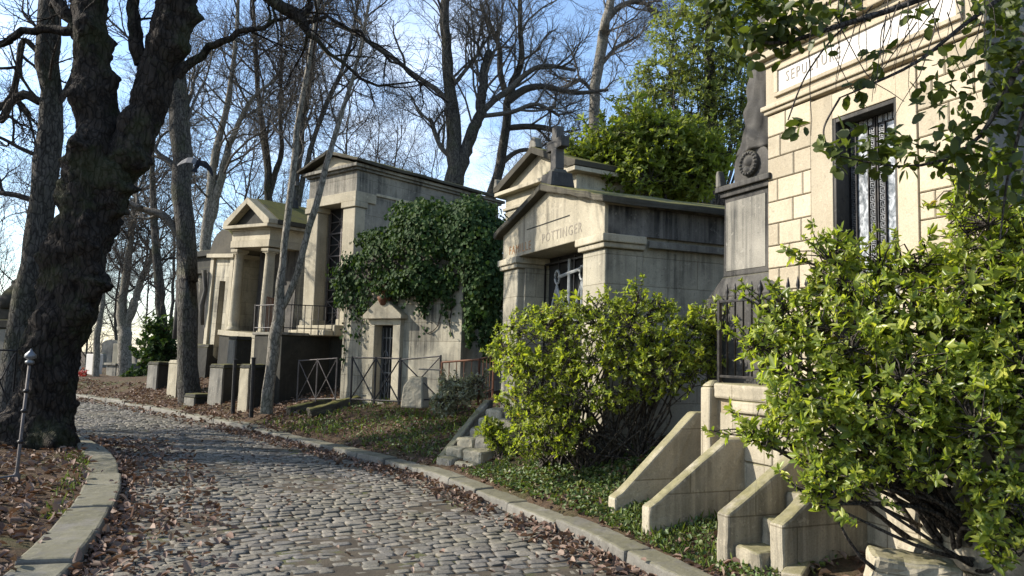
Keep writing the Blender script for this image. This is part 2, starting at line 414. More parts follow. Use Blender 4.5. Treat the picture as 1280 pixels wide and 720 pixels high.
def H(x, y):
    x = np.atleast_1d(np.asarray(x, float)).ravel(); y = np.atleast_1d(np.asarray(y, float)).ravel()
    sR = sdist(x, y, KR, TR); sL = -sdist(x, y, KL, TL)
    b1 = np.interp(sR, [.25, 2.6, 8, 30, 60], [.1, .74, 1.55, 5.6, 8])
    b0 = np.interp(sR, [.25, 2.0, 8, 30, 60], [.1, .3, 1.3, 5.6, 8])
    w = sm(6.3, 8.2, y); bank = b0 * (1 - w) + b1 * w
    far = sm(22, 32, y); bank = bank * (1 - far) + np.minimum(bank, .12 + .04 * np.clip(sR, 0, 12)) * far; bank = bank - 14 * sm(45, 110, np.hypot(x, y)) * (x < 5)
    left = np.interp(sL, [.2, 3, 12, 40, 90], [.06, .16, .1, -1.5, -5])
    z = np.where(sR > .2, bank, np.where(sL > .2, left, -.06))
    bump = .03 * np.sin(x * 2.1 + 1.3 * np.sin(y * 1.7)) * np.cos(y * 2.6 + np.sin(x * 1.3)) + .02 * np.sin(x * 5.3 + y * 3.7)
    z = z + np.where((sR > .35) | (sL > .35), bump, 0)
    return z
def h1(x, y): return float(H(x, y)[0])
def gpt(px, py):
    """ground point under a photo point"""
    r = ray(px, py); t = 3.0
    for _ in range(400):
        p = EYE + r * t
        if p[2] <= h1(p[0], p[1]): break
        t += .08
    return np.array([p[0], p[1], h1(p[0], p[1])])

gx = np.concatenate([[-900, -400, -200, -120, -80, -60, -45, -36], np.arange(-30, -14, .7), np.arange(-14, 9, .16), np.arange(9, 24, .9), [26, 32, 45, 70, 120, 250, 500, 900]])
gy = np.concatenate([[-300, -100, -40, -20], np.arange(-10, 2, .8), np.arange(2, 20, .16), np.arange(20, 45, .8), [47, 52, 60, 75, 100, 150, 300, 600, 1200, 2500]])
GX, GY = np.meshgrid(gx, gy); GZ = H(GX, GY)
V = np.stack([GX.ravel(), GY.ravel(), GZ], 1); nx, ny = len(gx), len(gy)
ii = (np.arange(ny - 1)[:, None] * nx + np.arange(nx - 1)[None]).ravel()
g = np_mesh('ground', V, np.stack([ii, ii + 1, ii + nx + 1, ii + nx], 1), M['soil'], smooth=True); g['kind'] = 'structure'

# road: dirt bed plus individually shaped setts, one surface
def arc(P): return np.concatenate([[0], np.cumsum(np.linalg.norm(np.diff(P, axis=0), axis=1))])
SR = arc(KR)
def offs(s, o):
    """point at arc length s along the right edge, o metres to the left of it"""
    x = np.interp(s, SR, KR[:, 0]); y = np.interp(s, SR, KR[:, 1]); tx = np.interp(s, SR, TR[:, 0]); ty = np.interp(s, SR, TR[:, 1])
    l = np.hypot(tx, ty); return x - ty / l * o, y + tx / l * o, tx / l, ty / l
rows = []; rr = np.random.RandomState(3)
s = .3; ri = 0
while s < SR[-1] - 1:
    far = s > 34
    ds = .112 * rr.uniform(.9, 1.1) * (1.8 if far else 1)
    o = .1 - rr.uniform(0, .15)
    while o < (9 if s < 14 else 6.5):
        wd = .158 * rr.uniform(.72, 1.3) * (1.8 if far else 1)
        rows.append((s + rr.normal(0, .012), o + wd / 2, ds, wd)); o += wd
    s += ds; ri += 1
rows = np.array(rows)
cx, cy, tx, ty = offs(rows[:, 0], rows[:, 1])
ok = (sdist(cx, cy, KL, TL) > .04) & (sdist(cx, cy, KR, TR) < -.03)
rows, cx, cy, tx, ty = rows[ok], cx[ok], cy[ok], tx[ok], ty[ok]
N = len(rows); hl = rows[:, 2] / 2 - .007; hw = rows[:, 3] / 2 - .007
oct_ = np.array([(1, .72), (.78, 1), (-.78, 1), (-1, .72), (-1, -.72), (-.78, -1), (.78, -1), (1, -.72)])
vv = []
tilt = rr.normal(0, .035, (N, 2)); hh = rr.uniform(.0, .014, N) + .008 * np.sin(cx * 2.1 + cy * .7) * np.sin(cy * 1.6 - cx); rot = rr.normal(0, .06, N)
for (sc, z) in ((1.0, -.03), (.99, .0), (.95, .0065), (.6, .0085)):
    jit = rr.normal(0, .07, (N, 8, 2)) if sc > .9 else 0
    l = (oct_[None] * sc + jit)
    a = l[..., 0] * hl[:, None]; b = l[..., 1] * hw[:, None]
    a, b = a * np.cos(rot)[:, None] - b * np.sin(rot)[:, None], a * np.sin(rot)[:, None] + b * np.cos(rot)[:, None]
    X = cx[:, None] + a * tx[:, None] - b * ty[:, None]; Y = cy[:, None] + a * ty[:, None] + b * tx[:, None]
    Z = z + hh[:, None] - .01 + a * tilt[:, :1] + b * tilt[:, 1:]
    vv.append(np.stack([X, Y, Z], -1))
vv = np.stack(vv, 1).reshape(-1, 3)
q = []
for r in range(3):
    for j in range(8): q.append((r * 8 + j, r * 8 + (j + 1) % 8, r * 8 + 8 + (j + 1) % 8, r * 8 + 8 + j))
for a_, b_, c_, d_ in ((24, 25, 26, 27), (24, 27, 28, 31), (28, 29, 30, 31)): q.append((a_, b_, c_, d_))
q = np.array(q); base = np.arange(N)[:, None, None] * 32
road = np_mesh('road', vv, (q[None] + base).reshape(-1, 4), M['cobble'], smooth=True); road['kind'] = 'structure'
# dirt bed between the setts
ss = np.arange(0, SR[-1], .4); A = []
for s_ in ss:
    for o_ in np.linspace(-.05, 9 if s_ < 15 else 6.6, 12): A.append((*[float(v) for v in offs(s_, o_)[:2]], 0))
A = np.array(A)
sl = sdist(A[:, 0], A[:, 1], KL, TL)
A[:, 2] = np.where(sl < -.1, -.2, -.002); nc = 12
ii = (np.arange(len(ss) - 1)[:, None] * nc + np.arange(nc - 1)[None]).ravel()
bed = np_mesh('road_bed', A, np.stack([ii, ii + nc, ii + nc + 1, ii + 1], 1), M['joint'], smooth=True); bed['kind'] = 'structure'

def kerb(P, T, side, width, top, seed, s0, s1, name):
    r = random.Random(seed); S = arc(P); mb = MB(); s = s0
    while s < s1:
        L = r.uniform(.75, 1.25); e = min(s + L, s1); n = 5
        lo = []; hi = []
        dz = r.uniform(-.02, .02); dw = r.uniform(-.02, .02)
        for k in range(n):
            q_ = s + .006 + (e - s - .012) * k / (n - 1)
            x = np.interp(q_, S, P[:, 0]); y = np.interp(q_, S, P[:, 1]); ux = np.interp(q_, S, T[:, 0]); uy = np.interp(q_, S, T[:, 1])
            nxn, nyn = (uy, -ux) if side > 0 else (-uy, ux)
            lo.append((x + nxn * dw, y + nyn * dw)); hi.append((x + nxn * (width + dw), y + nyn * (width + dw)))
        vs = []
        for (a, b) in zip(lo, hi):
            vs += [(a[0], a[1], -.12), (a[0] + (b[0] - a[0]) * .06, a[1] + (b[1] - a[1]) * .06, top + dz), (b[0], b[1], top + dz + .005), (b[0], b[1], -.12)]
        fs = []
        for k in range(n - 1):
            for j in range(3):
                fq = (k * 4 + j, k * 4 + j + 1, k * 4 + 5 + j, k * 4 + 4 + j)
                fs.append(fq if side > 0 else fq[::-1])
        fs += [(0, 3, 2, 1) if side > 0 else (0, 1, 2, 3), tuple((n - 1) * 4 + j for j in ((0, 1, 2, 3) if side > 0 else (0, 3, 2, 1)))]
        mb.add(vs, fs); s = e
    o = mb.build(name, M['kerb'], bevel=.022, rough=.02); o['kind'] = 'structure'; return o
kerb(KR, TR, 1, .27, .1, 5, .2, SR[-1] - 2, 'kerb')
SL = arc(KL); kerb(KL, TL, -1, .38, .1, 6, .2, SL[-1] - 2, 'kerb')

# ------------------------------------------------------------------ leaves and branches
def unit(v): return v / (np.linalg.norm(v, axis=-1, keepdims=True) + 1e-9)
def leaves(base, d, nrm, L, Wd, fold=.18, droop=.12):
    """six-point folded leaves; returns verts, quads"""
    d = unit(d); side = unit(np.cross(d, nrm)); n = np.cross(side, d)
    L = np.broadcast_to(L, (len(base),))[:, None]; W_ = np.broadcast_to(Wd, (len(base),))[:, None]
    v = np.stack([base,
                  base + d * L * .32 - side * W_ * .46 + n * W_ * fold,
                  base + d * L * .70 - side * W_ * .40 + n * (W_ * fold - L * droop * .4),
                  base + d * L - n * L * droop,
                  base + d * L * .70 + side * W_ * .40 + n * (W_ * fold - L * droop * .4),
                  base + d * L * .32 + side * W_ * .46 + n * W_ * fold], 1)
    q = np.array([(0, 1, 2, 3), (0, 3, 4, 5)])
    return v.reshape(-1, 3), (q[None] + np.arange(len(base))[:, None, None] * 6).reshape(-1, 4)
def rosettes(C, axis, m, L, rs, open_=(.5, 1.25), width=.36):
    """m leaves around each centre, opening about the axis"""
    n = len(C); axis = unit(axis)
    ref = unit(rs.normal(0, 1, (n, 3))); a = unit(np.cross(axis, ref)); b = np.cross(axis, a)
    B, D, Nn, LL = [], [], [], []
    for j in range(m):
        keep = rs.rand(n) < .9
        ph = 2 * math.pi * j / m + rs.normal(0, .35, n); op = rs.uniform(*open_, n)
        rad = a * np.cos(ph)[:, None] + b * np.sin(ph)[:, None]
        d = axis * np.cos(op)[:, None] + rad * np.sin(op)[:, None]
        nn = axis * np.sin(op)[:, None] - rad * np.cos(op)[:, None] + rs.normal(0, .25, (n, 3))
        l = L * rs.uniform(.6, 1.2, n)
        B.append((C - axis * (L * .5 * j / m)[:, None] if not np.isscalar(L) else C - axis * (L * .5 * j / m))[keep]); D.append(d[keep]); Nn.append(nn[keep]); LL.append(l[keep])
    B, D, Nn, LL = map(np.concatenate, (B, D, Nn, LL))
    return leaves(B, D, Nn, LL, LL * width)

class TB:
    """batch of tapered tubes (branches), grouped by segment count"""
    def __init__(s): s.g = {}
    def add(s, pts, rad, k): s.g.setdefault((len(pts), k), []).append((pts, rad))
    def mesh(s, name, mat, parent):
        VV, QQ = [], []; off = 0
        for (n, k), L in s.g.items():
            P = np.array([p for p, _ in L]); R_ = np.array([r for _, r in L])
            t = np.gradient(P, axis=1); t = unit(t)
            ref = np.where((np.abs(t[:, :, 2].mean(1)) < .8)[:, None], np.array([[0, 0, 1.0]]), np.array([[1.0, .3, 0]]))[:, None]
            a = unit(np.cross(t, ref)); b = np.cross(a, t); an = np.arange(k) * 2 * math.pi / k
            v = P[:, :, None] + R_[:, :, None, None] * (a[:, :, None] * np.cos(an)[:, None] + b[:, :, None] * np.sin(an)[:, None])
            i, j = np.meshgrid(np.arange(n - 1), np.arange(k), indexing='ij'); i = i.ravel(); j = j.ravel(); j2 = (j + 1) % k
            q = np.stack([i * k + j, (i + 1) * k + j, (i + 1) * k + j2, i * k + j2], 1)
            VV.append(v.reshape(-1, 3)); QQ.append((q[None] + (off + np.arange(len(L)) * n * k)[:, None, None]).reshape(-1, 4)); off += len(L) * n * k
        return np_mesh(name, np.concatenate(VV), np.concatenate(QQ), mat, parent, smooth=True)

def smooth_path(pts, rad, m):
    P = np.array(pts, float); R_ = np.array(rad, float)[:, None]
    D = dense(np.concatenate([P, R_], 1), max(1e-3, arc(P)[-1] / m / 1.0))
    idx = np.linspace(0, len(D) - 1, m).round().astype(int)
    return D[idx, :3], D[idx, 3]
def walk(p, d, L, r0, r1, n, wob, up, rs):
    pts = [p]; d = unit(d)
    for i in range(n - 1):
        d = unit(d + rs.normal(0, wob, 3) + np.array([0, 0, up])); pts.append(pts[-1] + d * L / (n - 1))
    return np.array(pts), np.linspace(r0, r1, n)
PRM = dict(n=(11, 7, 6, 4), f0=(.35, .25, .2, .2), ang=(.75, .7, .65, .6), L=(4.0, 1.9, .95, .5), r=(.09, .035, .016, .009),
           seg=(9, 6, 4, 3), k=(6, 5, 3, 3), wob=(.17, .2, .22, .2), up=(.07, .06, .05, .03), levels=4, tip=.35, Lfall=.45)
def sprout(tb, pts, rad, lvl, prm, rs, tips=None):
    if lvl >= prm['levels']:
        if tips is not None: tips.append((pts[-1], pts[-1] - pts[-2]))
        return
    n = prm['n'][lvl]; az0 = rs.uniform(0, 6.28); m = len(pts)
    for i in range(n):
        t = prm['f0'][lvl] + (1 - prm['f0'][lvl]) * (i + rs.uniform(0, .9)) / n
        f = t * (m - 1); a = min(int(f), m - 2); u = f - a
        p = pts[a] * (1 - u) + pts[a + 1] * u; r_ = rad[a] * (1 - u) + rad[a + 1] * u
        tn = unit(pts[a + 1] - pts[a]); ref = np.array([1, .2, 0]) if abs(tn[2]) > .8 else np.array([0, 0, 1.0])
        x = unit(np.cross(tn, ref)); y = np.cross(tn, x); az = az0 + i * 2.4 + rs.normal(0, .4)
        an = prm['ang'][lvl] * rs.uniform(.65, 1.35)
        d = tn * math.cos(an) + (x * math.cos(az) + y * math.sin(az)) * math.sin(an)
        L = prm['L'][lvl] * (1 - prm['Lfall'] * (t - prm['f0'][lvl])) * rs.uniform(.65, 1.25)
        r0 = min(r_ * .7, prm['r'][lvl] * rs.uniform(.7, 1.2))
        q, qr = walk(p, d, L, r0, max(r0 * prm['tip'], .0035), prm['seg'][lvl], prm['wob'][lvl], prm['up'][lvl], rs)
        tb.add(q, qr, prm['k'][lvl])
        sprout(tb, q, qr, lvl + 1, prm, rs, tips)

def bare_tree(label, base, stems, mat='bark_grey', tw='twig', seed=1, prm=None, group=None, name='bare_tree', limbs=(), smin=.3, cat='tree', k=12):
    """stems: list of (points, radii) in world space; limbs: extra explicit boughs"""
    rs = np.random.RandomState(seed); P = dict(PRM); P.update(prm or {})
    b = np.array(base, float); t = thing(name, label, cat, b, 0, group)
    tr, cr = TB(), TB()
    for i, (pts, rad) in enumerate(stems):
        q, r_ = smooth_path([np.array(p) - b for p in pts], rad, 26)
        q[3:] += rs.normal(0, 1, (23, 3)) * r_[3:, None] * .12
        tr.add(q, r_ * (1 + rs.normal(0, .04, 26)), k)
        P2 = dict(P); sprout(cr, q, r_, 0, P2, rs)
    for (pts, rad) in limbs:
        q, r_ = smooth_path([np.array(p) - b for p in pts], rad, 16); cr.add(q, r_, 7)
        P2 = dict(P); P2['n'] = (max(4, P['n'][0] // 2),) + P['n'][1:]; P2['L'] = tuple(l * .6 for l in P['L']); P2['f0'] = (.3,) + P['f0'][1:]
        sprout(cr, q, r_, 0, P2, rs)
    tr.mesh('trunk', M[mat], t); cr.mesh('crown', M[tw], t)
    return t

# ------------------------------------------------------------------ monuments
class Frame:
    """a thing standing at O, front running along local x, depth along local y; shapes are given with heights above road level"""
    def __init__(s, name, label, cat, O, ang, zb, group=None, lean=0):
        s.zb = zb; s.e = thing(name, label, cat, (O[0], O[1], zb), math.radians(ang - 90), group, lean)
    def part(s, mb, name, mat, bevel=0, smooth=False, parent=None, label=None, rough=0):
        if mb.v and parent is None or mb.v: mb.v = [(x, y, z - s.zb) for x, y, z in mb.v]
        return mb.build(name, M[mat] if isinstance(mat, str) else mat, parent or s.e, bevel, smooth, label, rough)
    def text(s, body, size, x, y, z, mat, parent=None, stretch=1.0, depth=.004, spacing=1.15):
        cu = bpy.data.curves.new('lettering', 'FONT'); cu.body = body; cu.size = size; cu.extrude = depth; cu.space_character = spacing
        cu.resolution_u = 2
        tmp = bpy.data.objects.new('tmp', cu); COL.objects.link(tmp)
        dg = bpy.context.evaluated_depsgraph_get(); me = bpy.data.meshes.new_from_object(tmp.evaluated_get(dg))
        bpy.data.objects.remove(tmp); me.materials.clear(); me.materials.append(M[mat])
        for v in me.vertices:
            a, b, c = v.co; v.co = (x + a * stretch, y - c, z - s.zb + b)
        o = bpy.data.objects.new('lettering', me); link(o, parent or s.e); return o
FRONT = lambda u, w, z: (u, -w, z)
def RIGHT(W): return lambda u, w, z: (W + w, u, z)

# --- cream tomb on the right
O1 = (2.54, 7.46); A1 = 23.0
fr = Frame('mausoleum', 'cream stone mausoleum with a bronze greek key door behind the leafy shrub', 'mausoleum', O1, A1, 1.3)
W, D = 2.25, 2.8; dx0, dx1, dz1 = .84, 1.51, 3.8
mb = MB()
mb.box(0.01, dx0 - .005, .02, D, .9, 4.06); mb.box(dx1 + .005, W - .01, .02, D, .9, 4.06); mb.box(dx0 - .005, dx1 + .005, .02, D, dz1 + .005, 4.06); mb.box(dx0 - .005, dx1 + .005, .42, D, .9, dz1)
mb.box(.01, W - .01, .03, D, 4.06, 4.9)
fr.part(mb, 'wall_core', 'creamjoint')
mb = MB(); r = random.Random(11)
mb.masonry(FRONT, 0, .58, 1.2, 4.06, .215, .30, .022, rng=r); fr.part(mb, 'wall', 'cream')
mb = MB(); mb.masonry(FRONT, 1.70, W + .02, 1.2, 4.06, .215, .30, .022, rng=r); fr.part(mb, 'wall', 'cream')
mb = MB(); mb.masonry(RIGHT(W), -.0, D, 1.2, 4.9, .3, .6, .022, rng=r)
fr.part(mb, 'side_wall', 'grey', label='side wall coloured grey for its shade')  # grey instead of cream puts the side's shade into its colour
mb = MB()
mb.box(.584, dx0, -.03, .3, 1.2, 4.03); mb.box(dx1, 1.696, -.03, .3, 1.2, 4.03); mb.box(dx0 - .001, dx1 + .001, -.028, .3, dz1, 4.028)
dfr = fr.part(mb, 'door_frame', 'cream', bevel=.006)
mb = MB(); mb.box(dx0 + .003, dx0 + .03, -.02, .3, 1.2, dz1 - .003); mb.box(dx1 - .03, dx1 - .003, -.02, .3, 1.2, dz1 - .003); mb.box(dx0 + .03, dx1 - .03, -.018, .3, dz1 - .04, dz1 - .004); fr.part(mb, 'shade_lining', 'slate', bevel=.004, parent=dfr)  # dark boxes stand in for shade on the door reveals
mb = MB()
for (z0, z1, p) in ((4.07, 4.11, .025), (4.11, 4.16, .05), (4.56, 4.62, .04), (4.62, 4.72, .1), (4.72, 4.8, .15)):
    mb.box(-p, W + p, -p - .02, D + p, z0, z1 - .001)
fr.part(mb, 'cornice', 'cream', bevel=.01)
mb = MB(); mb.box(-.01, W + .02, -.03, D, 4.16, 4.558); fz = fr.part(mb, 'frieze', 'cream', bevel=.006)
mb = MB()
px0, px1, pz0, pz1 = .13, W - .13, 4.215, 4.515
mb.box(px0, px1, -.06, -.031, pz0, pz0 + .04); mb.box(px0, px1, -.06, -.031, pz1 - .04, pz1)
mb.box(px0, px0 + .05, -.058, -.031, pz0 + .04, pz1 - .04); mb.box(px1 - .05, px1, -.058, -.031, pz0 + .04, pz1 - .04)
fr.part(mb, 'panel_moulding', 'cream', bevel=.006, parent=fz)
mb = MB(); mb.box(px0 + .05, px1 - .05, -.04, -.031, pz0 + .04, pz1 - .04); fr.part(mb, 'inscription_panel', 'white', parent=fz)
fr.text('SEPULTURE', .15, px0 + .15, -.041, 4.33, 'greyletter', fz, .72, .004, 1.3)
mb = MB(); mb.prism_y([(-.2, 4.8), (W + .2, 4.8), (W / 2, 5.35)], -.2, D + .2); fr.part(mb, 'roof', 'cream', bevel=.01)
# door leaves with greek key borders
def key_strip(mb, x0, x1, z0, z1, y):
    w = x1 - x0; t = w * .11; n = max(1, int((z1 - z0) / w)); h = (z1 - z0) / n
    for i in range(n):
        z = z0 + i * h
        mb.box(x0 + .10 * w, x0 + .10 * w + t, y - .008, y, z + .0 * h, z + .85 * h)
        mb.box(x0 + .10 * w + t, x1 - .10 * w, y - .008, y, z + .85 * h - t, z + .85 * h)
        mb.box(x1 - .10 * w - t, x1 - .10 * w, y - .008, y, z + .25 * h, z + .85 * h - t)
        mb.box(x0 + .38 * w, x1 - .10 * w - t, y - .008, y, z + .25 * h, z + .25 * h + t)
        mb.box(x0 + .38 * w, x0 + .38 * w + t, y - .008, y, z + .25 * h + t, z + .6 * h)
        mb.box(x0 + .10 * w + t, x1 - .02 * w, y - .008, y, z, z + t)
for i in range(2):
    a = dx0 + .032 + i * .305; b = a + .291; y = .14
    mb = MB(); bd = .085
    for (u0, u1) in ((a, a + .012), (a + bd - .01, a + bd), (b - bd, b - bd + .01), (b - .012, b)): mb.box(u0, u1, y - .012, y + .03, 1.3, dz1 - .02)
    mb.box(a + .013, b - .013, y - .0, y + .03, dz1 - .12, dz1 - .021); mb.box(a + .013, b - .013, y, y + .03, 1.3, 1.5)
    mb.box(a + .012, a + bd - .01, y + .008, y + .03, 1.5, dz1 - .12); mb.box(b - bd + .01, b - .012, y + .008, y + .03, 1.5, dz1 - .12)
    dr = fr.part(mb, 'door', 'iron')
    mb = MB(); key_strip(mb, a + .014, a + bd - .012, 1.5, dz1 - .12, y + .006); key_strip(mb, b - bd + .012, b - .014, 1.5, dz1 - .12, y + .006)
    n = 4
    for q in range(5): u = a + .02 + q * (b - a - .04) / 5; mb.box(u, u + .04, y - .01, y, dz1 - .11, dz1 - .05)
    fr.part(mb, 'key_ornament', 'steel', parent=dr)
    mb = MB(); mb.box(a + bd, b - bd, y + .01, y + .02, 1.5, dz1 - .12); fr.part(mb, 'glass', 'glass', parent=dr)

# --- terrace and railing in front of it
fr = Frame('terrace', 'cream stone block terrace carrying the spiked railing below the cream mausoleum', 'terrace', O1, A1, 0)
mb = MB(); mb.box(-.12, 3.4, -.60, -.0, -.3, 1.25); mb.box(-.10, 3.4, .0, 2.7, -.3, 1.24); fr.part(mb, 'core', 'creamjoint')
mb = MB(); r = random.Random(5)
FT = lambda u, w, z: (u, -.60 - w, z); mb.masonry(FT, .03, 3.4, -.1, 1.13, .41, .62, .03, rng=r)
fr.part(mb, 'wall', 'stair')
mb = MB(); mb.box(-.02, 3.4, -.665, -.3, 1.255, 1.4); mb.box(.2, 3.4, -.66, -.58, 1.14, 1.25); fr.part(mb, 'coping', 'stair', bevel=.022, rough=.02)
mb = MB(); mb.box(-.17, -.025, -.70, -.45, -.1, 1.36); mb.frustum(-.0975, -.575, 1.362, 1.42, .0725, .125, .03, .06); fr.part(mb, 'pillar', 'stair', bevel=.022, rough=.02)
def spike_rail(fr, x0, x1, y, zb, zt, n, mat='iron', corner=True):
    for z in (zb + .06, zt): mb = MB(); mb.box(x0, x1, y - .012, y + .012, z - .012, z + .012); fr.part(mb, 'rail', mat, bevel=.003)
    for i in range(n + 1):
        x = x0 + (x1 - x0) * i / n; post = i % 5 == 0
        mb = MB()
        if i == 0 and corner:
            mb.box(x - .016, x + .016, y - .016, y + .016, zb - .02, zt + .014)
            fr.part(mb, 'post', mat); continue
        rr_ = .016 if post else .009
        mb.lathe([(rr_, zb - (.02 if post else -.05)), (rr_, zt + .02), (rr_ * 1.6, zt + .03), (rr_ * .8, zt + .05), (rr_ * 1.9, zt + .085), (rr_ * 1.3, zt + .12), (.002, zt + .165)], x, y, 8)
        fr.part(mb, 'post' if post else 'picket', mat, smooth=True)
fr = Frame('iron_railing', 'black iron railing with spear points on the cream terrace', 'railing', O1, A1, 1.4)
spike_rail(fr, -.06, 2.9, -.56, 1.4, 2.17, 26)

# --- flights of steps with sloping flank walls
def flank(fr, u, t, y0, zf, zt, y1, zg, mat='stair', ztop2=None):
    mb = MB(); y2 = y0 + .09; slope = (zt - zf) / (y1 - y2)
    mb.prism_x([(y0, zg), (y1 + .25, zg), (y1 + .25, zt), (y1, zt), (y2, zf + .0), (y0, zf - .05)], u, u + t)
    fr.part(mb, 'flank_wall', mat, bevel=.022, rough=.02)
def steps(fr, u0, u1, y0, z0, n, run, rise, zg, mat='stair'):
    for i in range(n):
        mb = MB(); mb.box(u0, u1, y0 + i * run, y0 + (i + 1) * run + .1, zg if i == 0 else z0 + i * rise - .04, z0 + (i + 1) * rise)
        fr.part(mb, 'step', mat, bevel=.02, rough=.04)
fr = Frame('stone_staircase', 'stone steps between the two flank walls next to the dark shrub', 'staircase', O1, A1, 0)
flank(fr, -.45, .13, -1.54, .37, 1.1, -.64, -.1); flank(fr, .25, .13, -1.62, .42, .92, -.80, -.1)
steps(fr, -.315, .245, -1.0, .1, 2, .2, .19, -.1)
fr = Frame('stone_staircase', 'stone steps between flank walls nearest the big leafy shrub', 'staircase', O1, A1, 0)
flank(fr, 1.17, .13, -1.56, .54, .93, -.85, -.1); flank(fr, 1.57, .13, -1.42, .54, .93, -.8, -.1)
steps(fr, 1.305, 1.565, -1.5, .1, 4, .24, .18, -.1)
# low edging and loose blocks at the corner
fr = Frame('grave_edging', 'long low stone edging running up from the bottom edge of the picture', 'edging', at(990, 722, 5.25)[:2], 23 + 62, .1)
mb = MB(); mb.prism_x([(-.07, 0), (.07, 0), (.07, .2), (-.07, .2)], 0, 1.3); o_ = fr.part(mb, 'slab', 'stair', bevel=.015)
o_.rotation_euler = (0, -.14, math.radians(62))
for (px, py, Y, l, w, h, rz, lab) in ((1140, 716, 4.75, .5, .22, .2, -12, 'broken stone block lying in front under the leafy shrub'), (1150, 690, 5.15, .22, .2, .16, 8, 'small tilted stone block behind the broken block')):
    p = at(px, py, Y); mb = MB(); mb.box(-l / 2, l / 2, -w / 2, w / 2, -h, h * .5)
    o_ = mb.build('stone_block', M['stair'], None, bevel=.03, rough=.07); o_.location = (p[0], p[1], p[2]); o_.rotation_euler = (.05, .09, math.radians(rz)); tag(o_, lab, 'stone block')

# --- sooty carved monument beside it
fr = Frame('funerary_monument', 'sooty carved monument with draped obelisk between two tombs', 'monument', O1, A1, 1.0)
mb = MB(); ux = -.36; uy = .36
mb.frustum(ux, uy, .6, 2.28, .56, .42, .56, .42); mb.frustum(ux, uy, 2.28, 2.5, .55, .41, .36, .36)
fr.part(mb, 'base', 'slate', bevel=.015)
mb = MB(); mb.frustum(ux, uy, 2.5, 3.36, .355, .355, .345, .345); fr.part(mb, 'shaft', 'slate', bevel=.012)
mb = MB(); mb.box(ux - .30, ux + .30, uy - .36, uy - .345, 2.56, 3.3); fr.part(mb, 'panel', 'grey')
mb = MB()
for (z0, z1, p) in ((3.36, 3.42, .38), (3.42, 3.48, .42)): mb.frustum(ux, uy, z0, z1, p, p, p, p)
fr.part(mb, 'cornice', 'slate', bevel=.01)
mb = MB(); mb.prism_y([(ux - .27, 3.48), (ux + .27, 3.48), (ux + .27, 3.7)] + [(ux + .27 * math.cos(a), 3.7 + .17 * math.sin(a)) for a in np.linspace(.3, math.pi - .3, 9)] + [(ux - .27, 3.7)], uy - .28, uy + .28)
fr.part(mb, 'pedestal', 'slate', bevel=.01)
mb = MB(); n = 22
ring = [(ux - .0 + .135 * math.cos(a), 3.675 + .135 * math.sin(a)) for a in np.linspace(0, 2 * math.pi, n, endpoint=False)]
mb.prism_y(ring, uy - .32, uy - .27); md = fr.part(mb, 'medallion', 'slate', bevel=.01)
mb = MB()
def blob(mb, x, y, z, r, ry):
    k_ = 8; vs = [(x, y - ry, z)]
    for lv in (.5, 1.0): vs += [(x + r * lv * math.cos(j * math.pi / 4), y - ry * math.sqrt(max(0, 1 - lv * lv)), z + r * lv * math.sin(j * math.pi / 4)) for j in range(k_)]
    mb.add(vs, [(0, 1 + j, 1 + (j + 1) % k_) for j in range(k_)] + [(1 + j, 9 + j, 9 + (j + 1) % k_, 1 + (j + 1) % k_) for j in range(k_)])
for j in range(18): a = j * 2 * math.pi / 18; blob(mb, ux + .112 * math.cos(a), uy - .321, 3.675 + .112 * math.sin(a), .024, .022)
fr.part(mb, 'wreath', 'slate', parent=md)
mb = MB(); blob(mb, ux + .005, uy - .321, 3.69, .062, .04); blob(mb, ux - .02, uy - .321, 3.61, .05, .03); fr.part(mb, 'portrait_relief', 'slate', parent=md, smooth=True)
mb = MB(); k = 20; prof = [(.32, 3.82), (.315, 3.95), (.28, 4.1), (.27, 4.25), (.235, 4.4), (.225, 4.6), (.19, 4.8), (.185, 4.95), (.16, 5.1), (.15, 5.3), (.09, 5.45), (.0, 5.5)]
mb.lathe([(r_, z) for r_, z in np.column_stack([np.interp(np.linspace(0, 11, 60), range(12), [p[0] for p in prof]), np.interp(np.linspace(0, 11, 60), range(12), [p[1] for p in prof])])], ux, uy, 40)
nv = []
for (x, y, z) in mb.v:
    a = math.atan2(y - uy, x - ux); rr_ = math.hypot(x - ux, y - uy)
    f = 1 + .07 * math.sin(a * 5 + z * 4 + 1.5 * math.sin(z * 3)) + .05 * math.sin(a * 9 - z * 9) + .05 * math.sin(a * 13 + z * 15)
    nv.append((ux + (x - ux) * f, uy + (y - uy) * f, z))
mb.v = nv; fr.part(mb, 'draped_obelisk', 'slate', smooth=True)
mb = MB(); mb.prism_y([(ux - .42, 3.48), (ux - .33, 3.48), (ux - .34, 3.56), (ux - .37, 3.66), (ux - .4, 3.67), (ux - .42, 3.62)], uy - .41, uy - .33); fr.part(mb, 'acroterion', 'grey', bevel=.015)

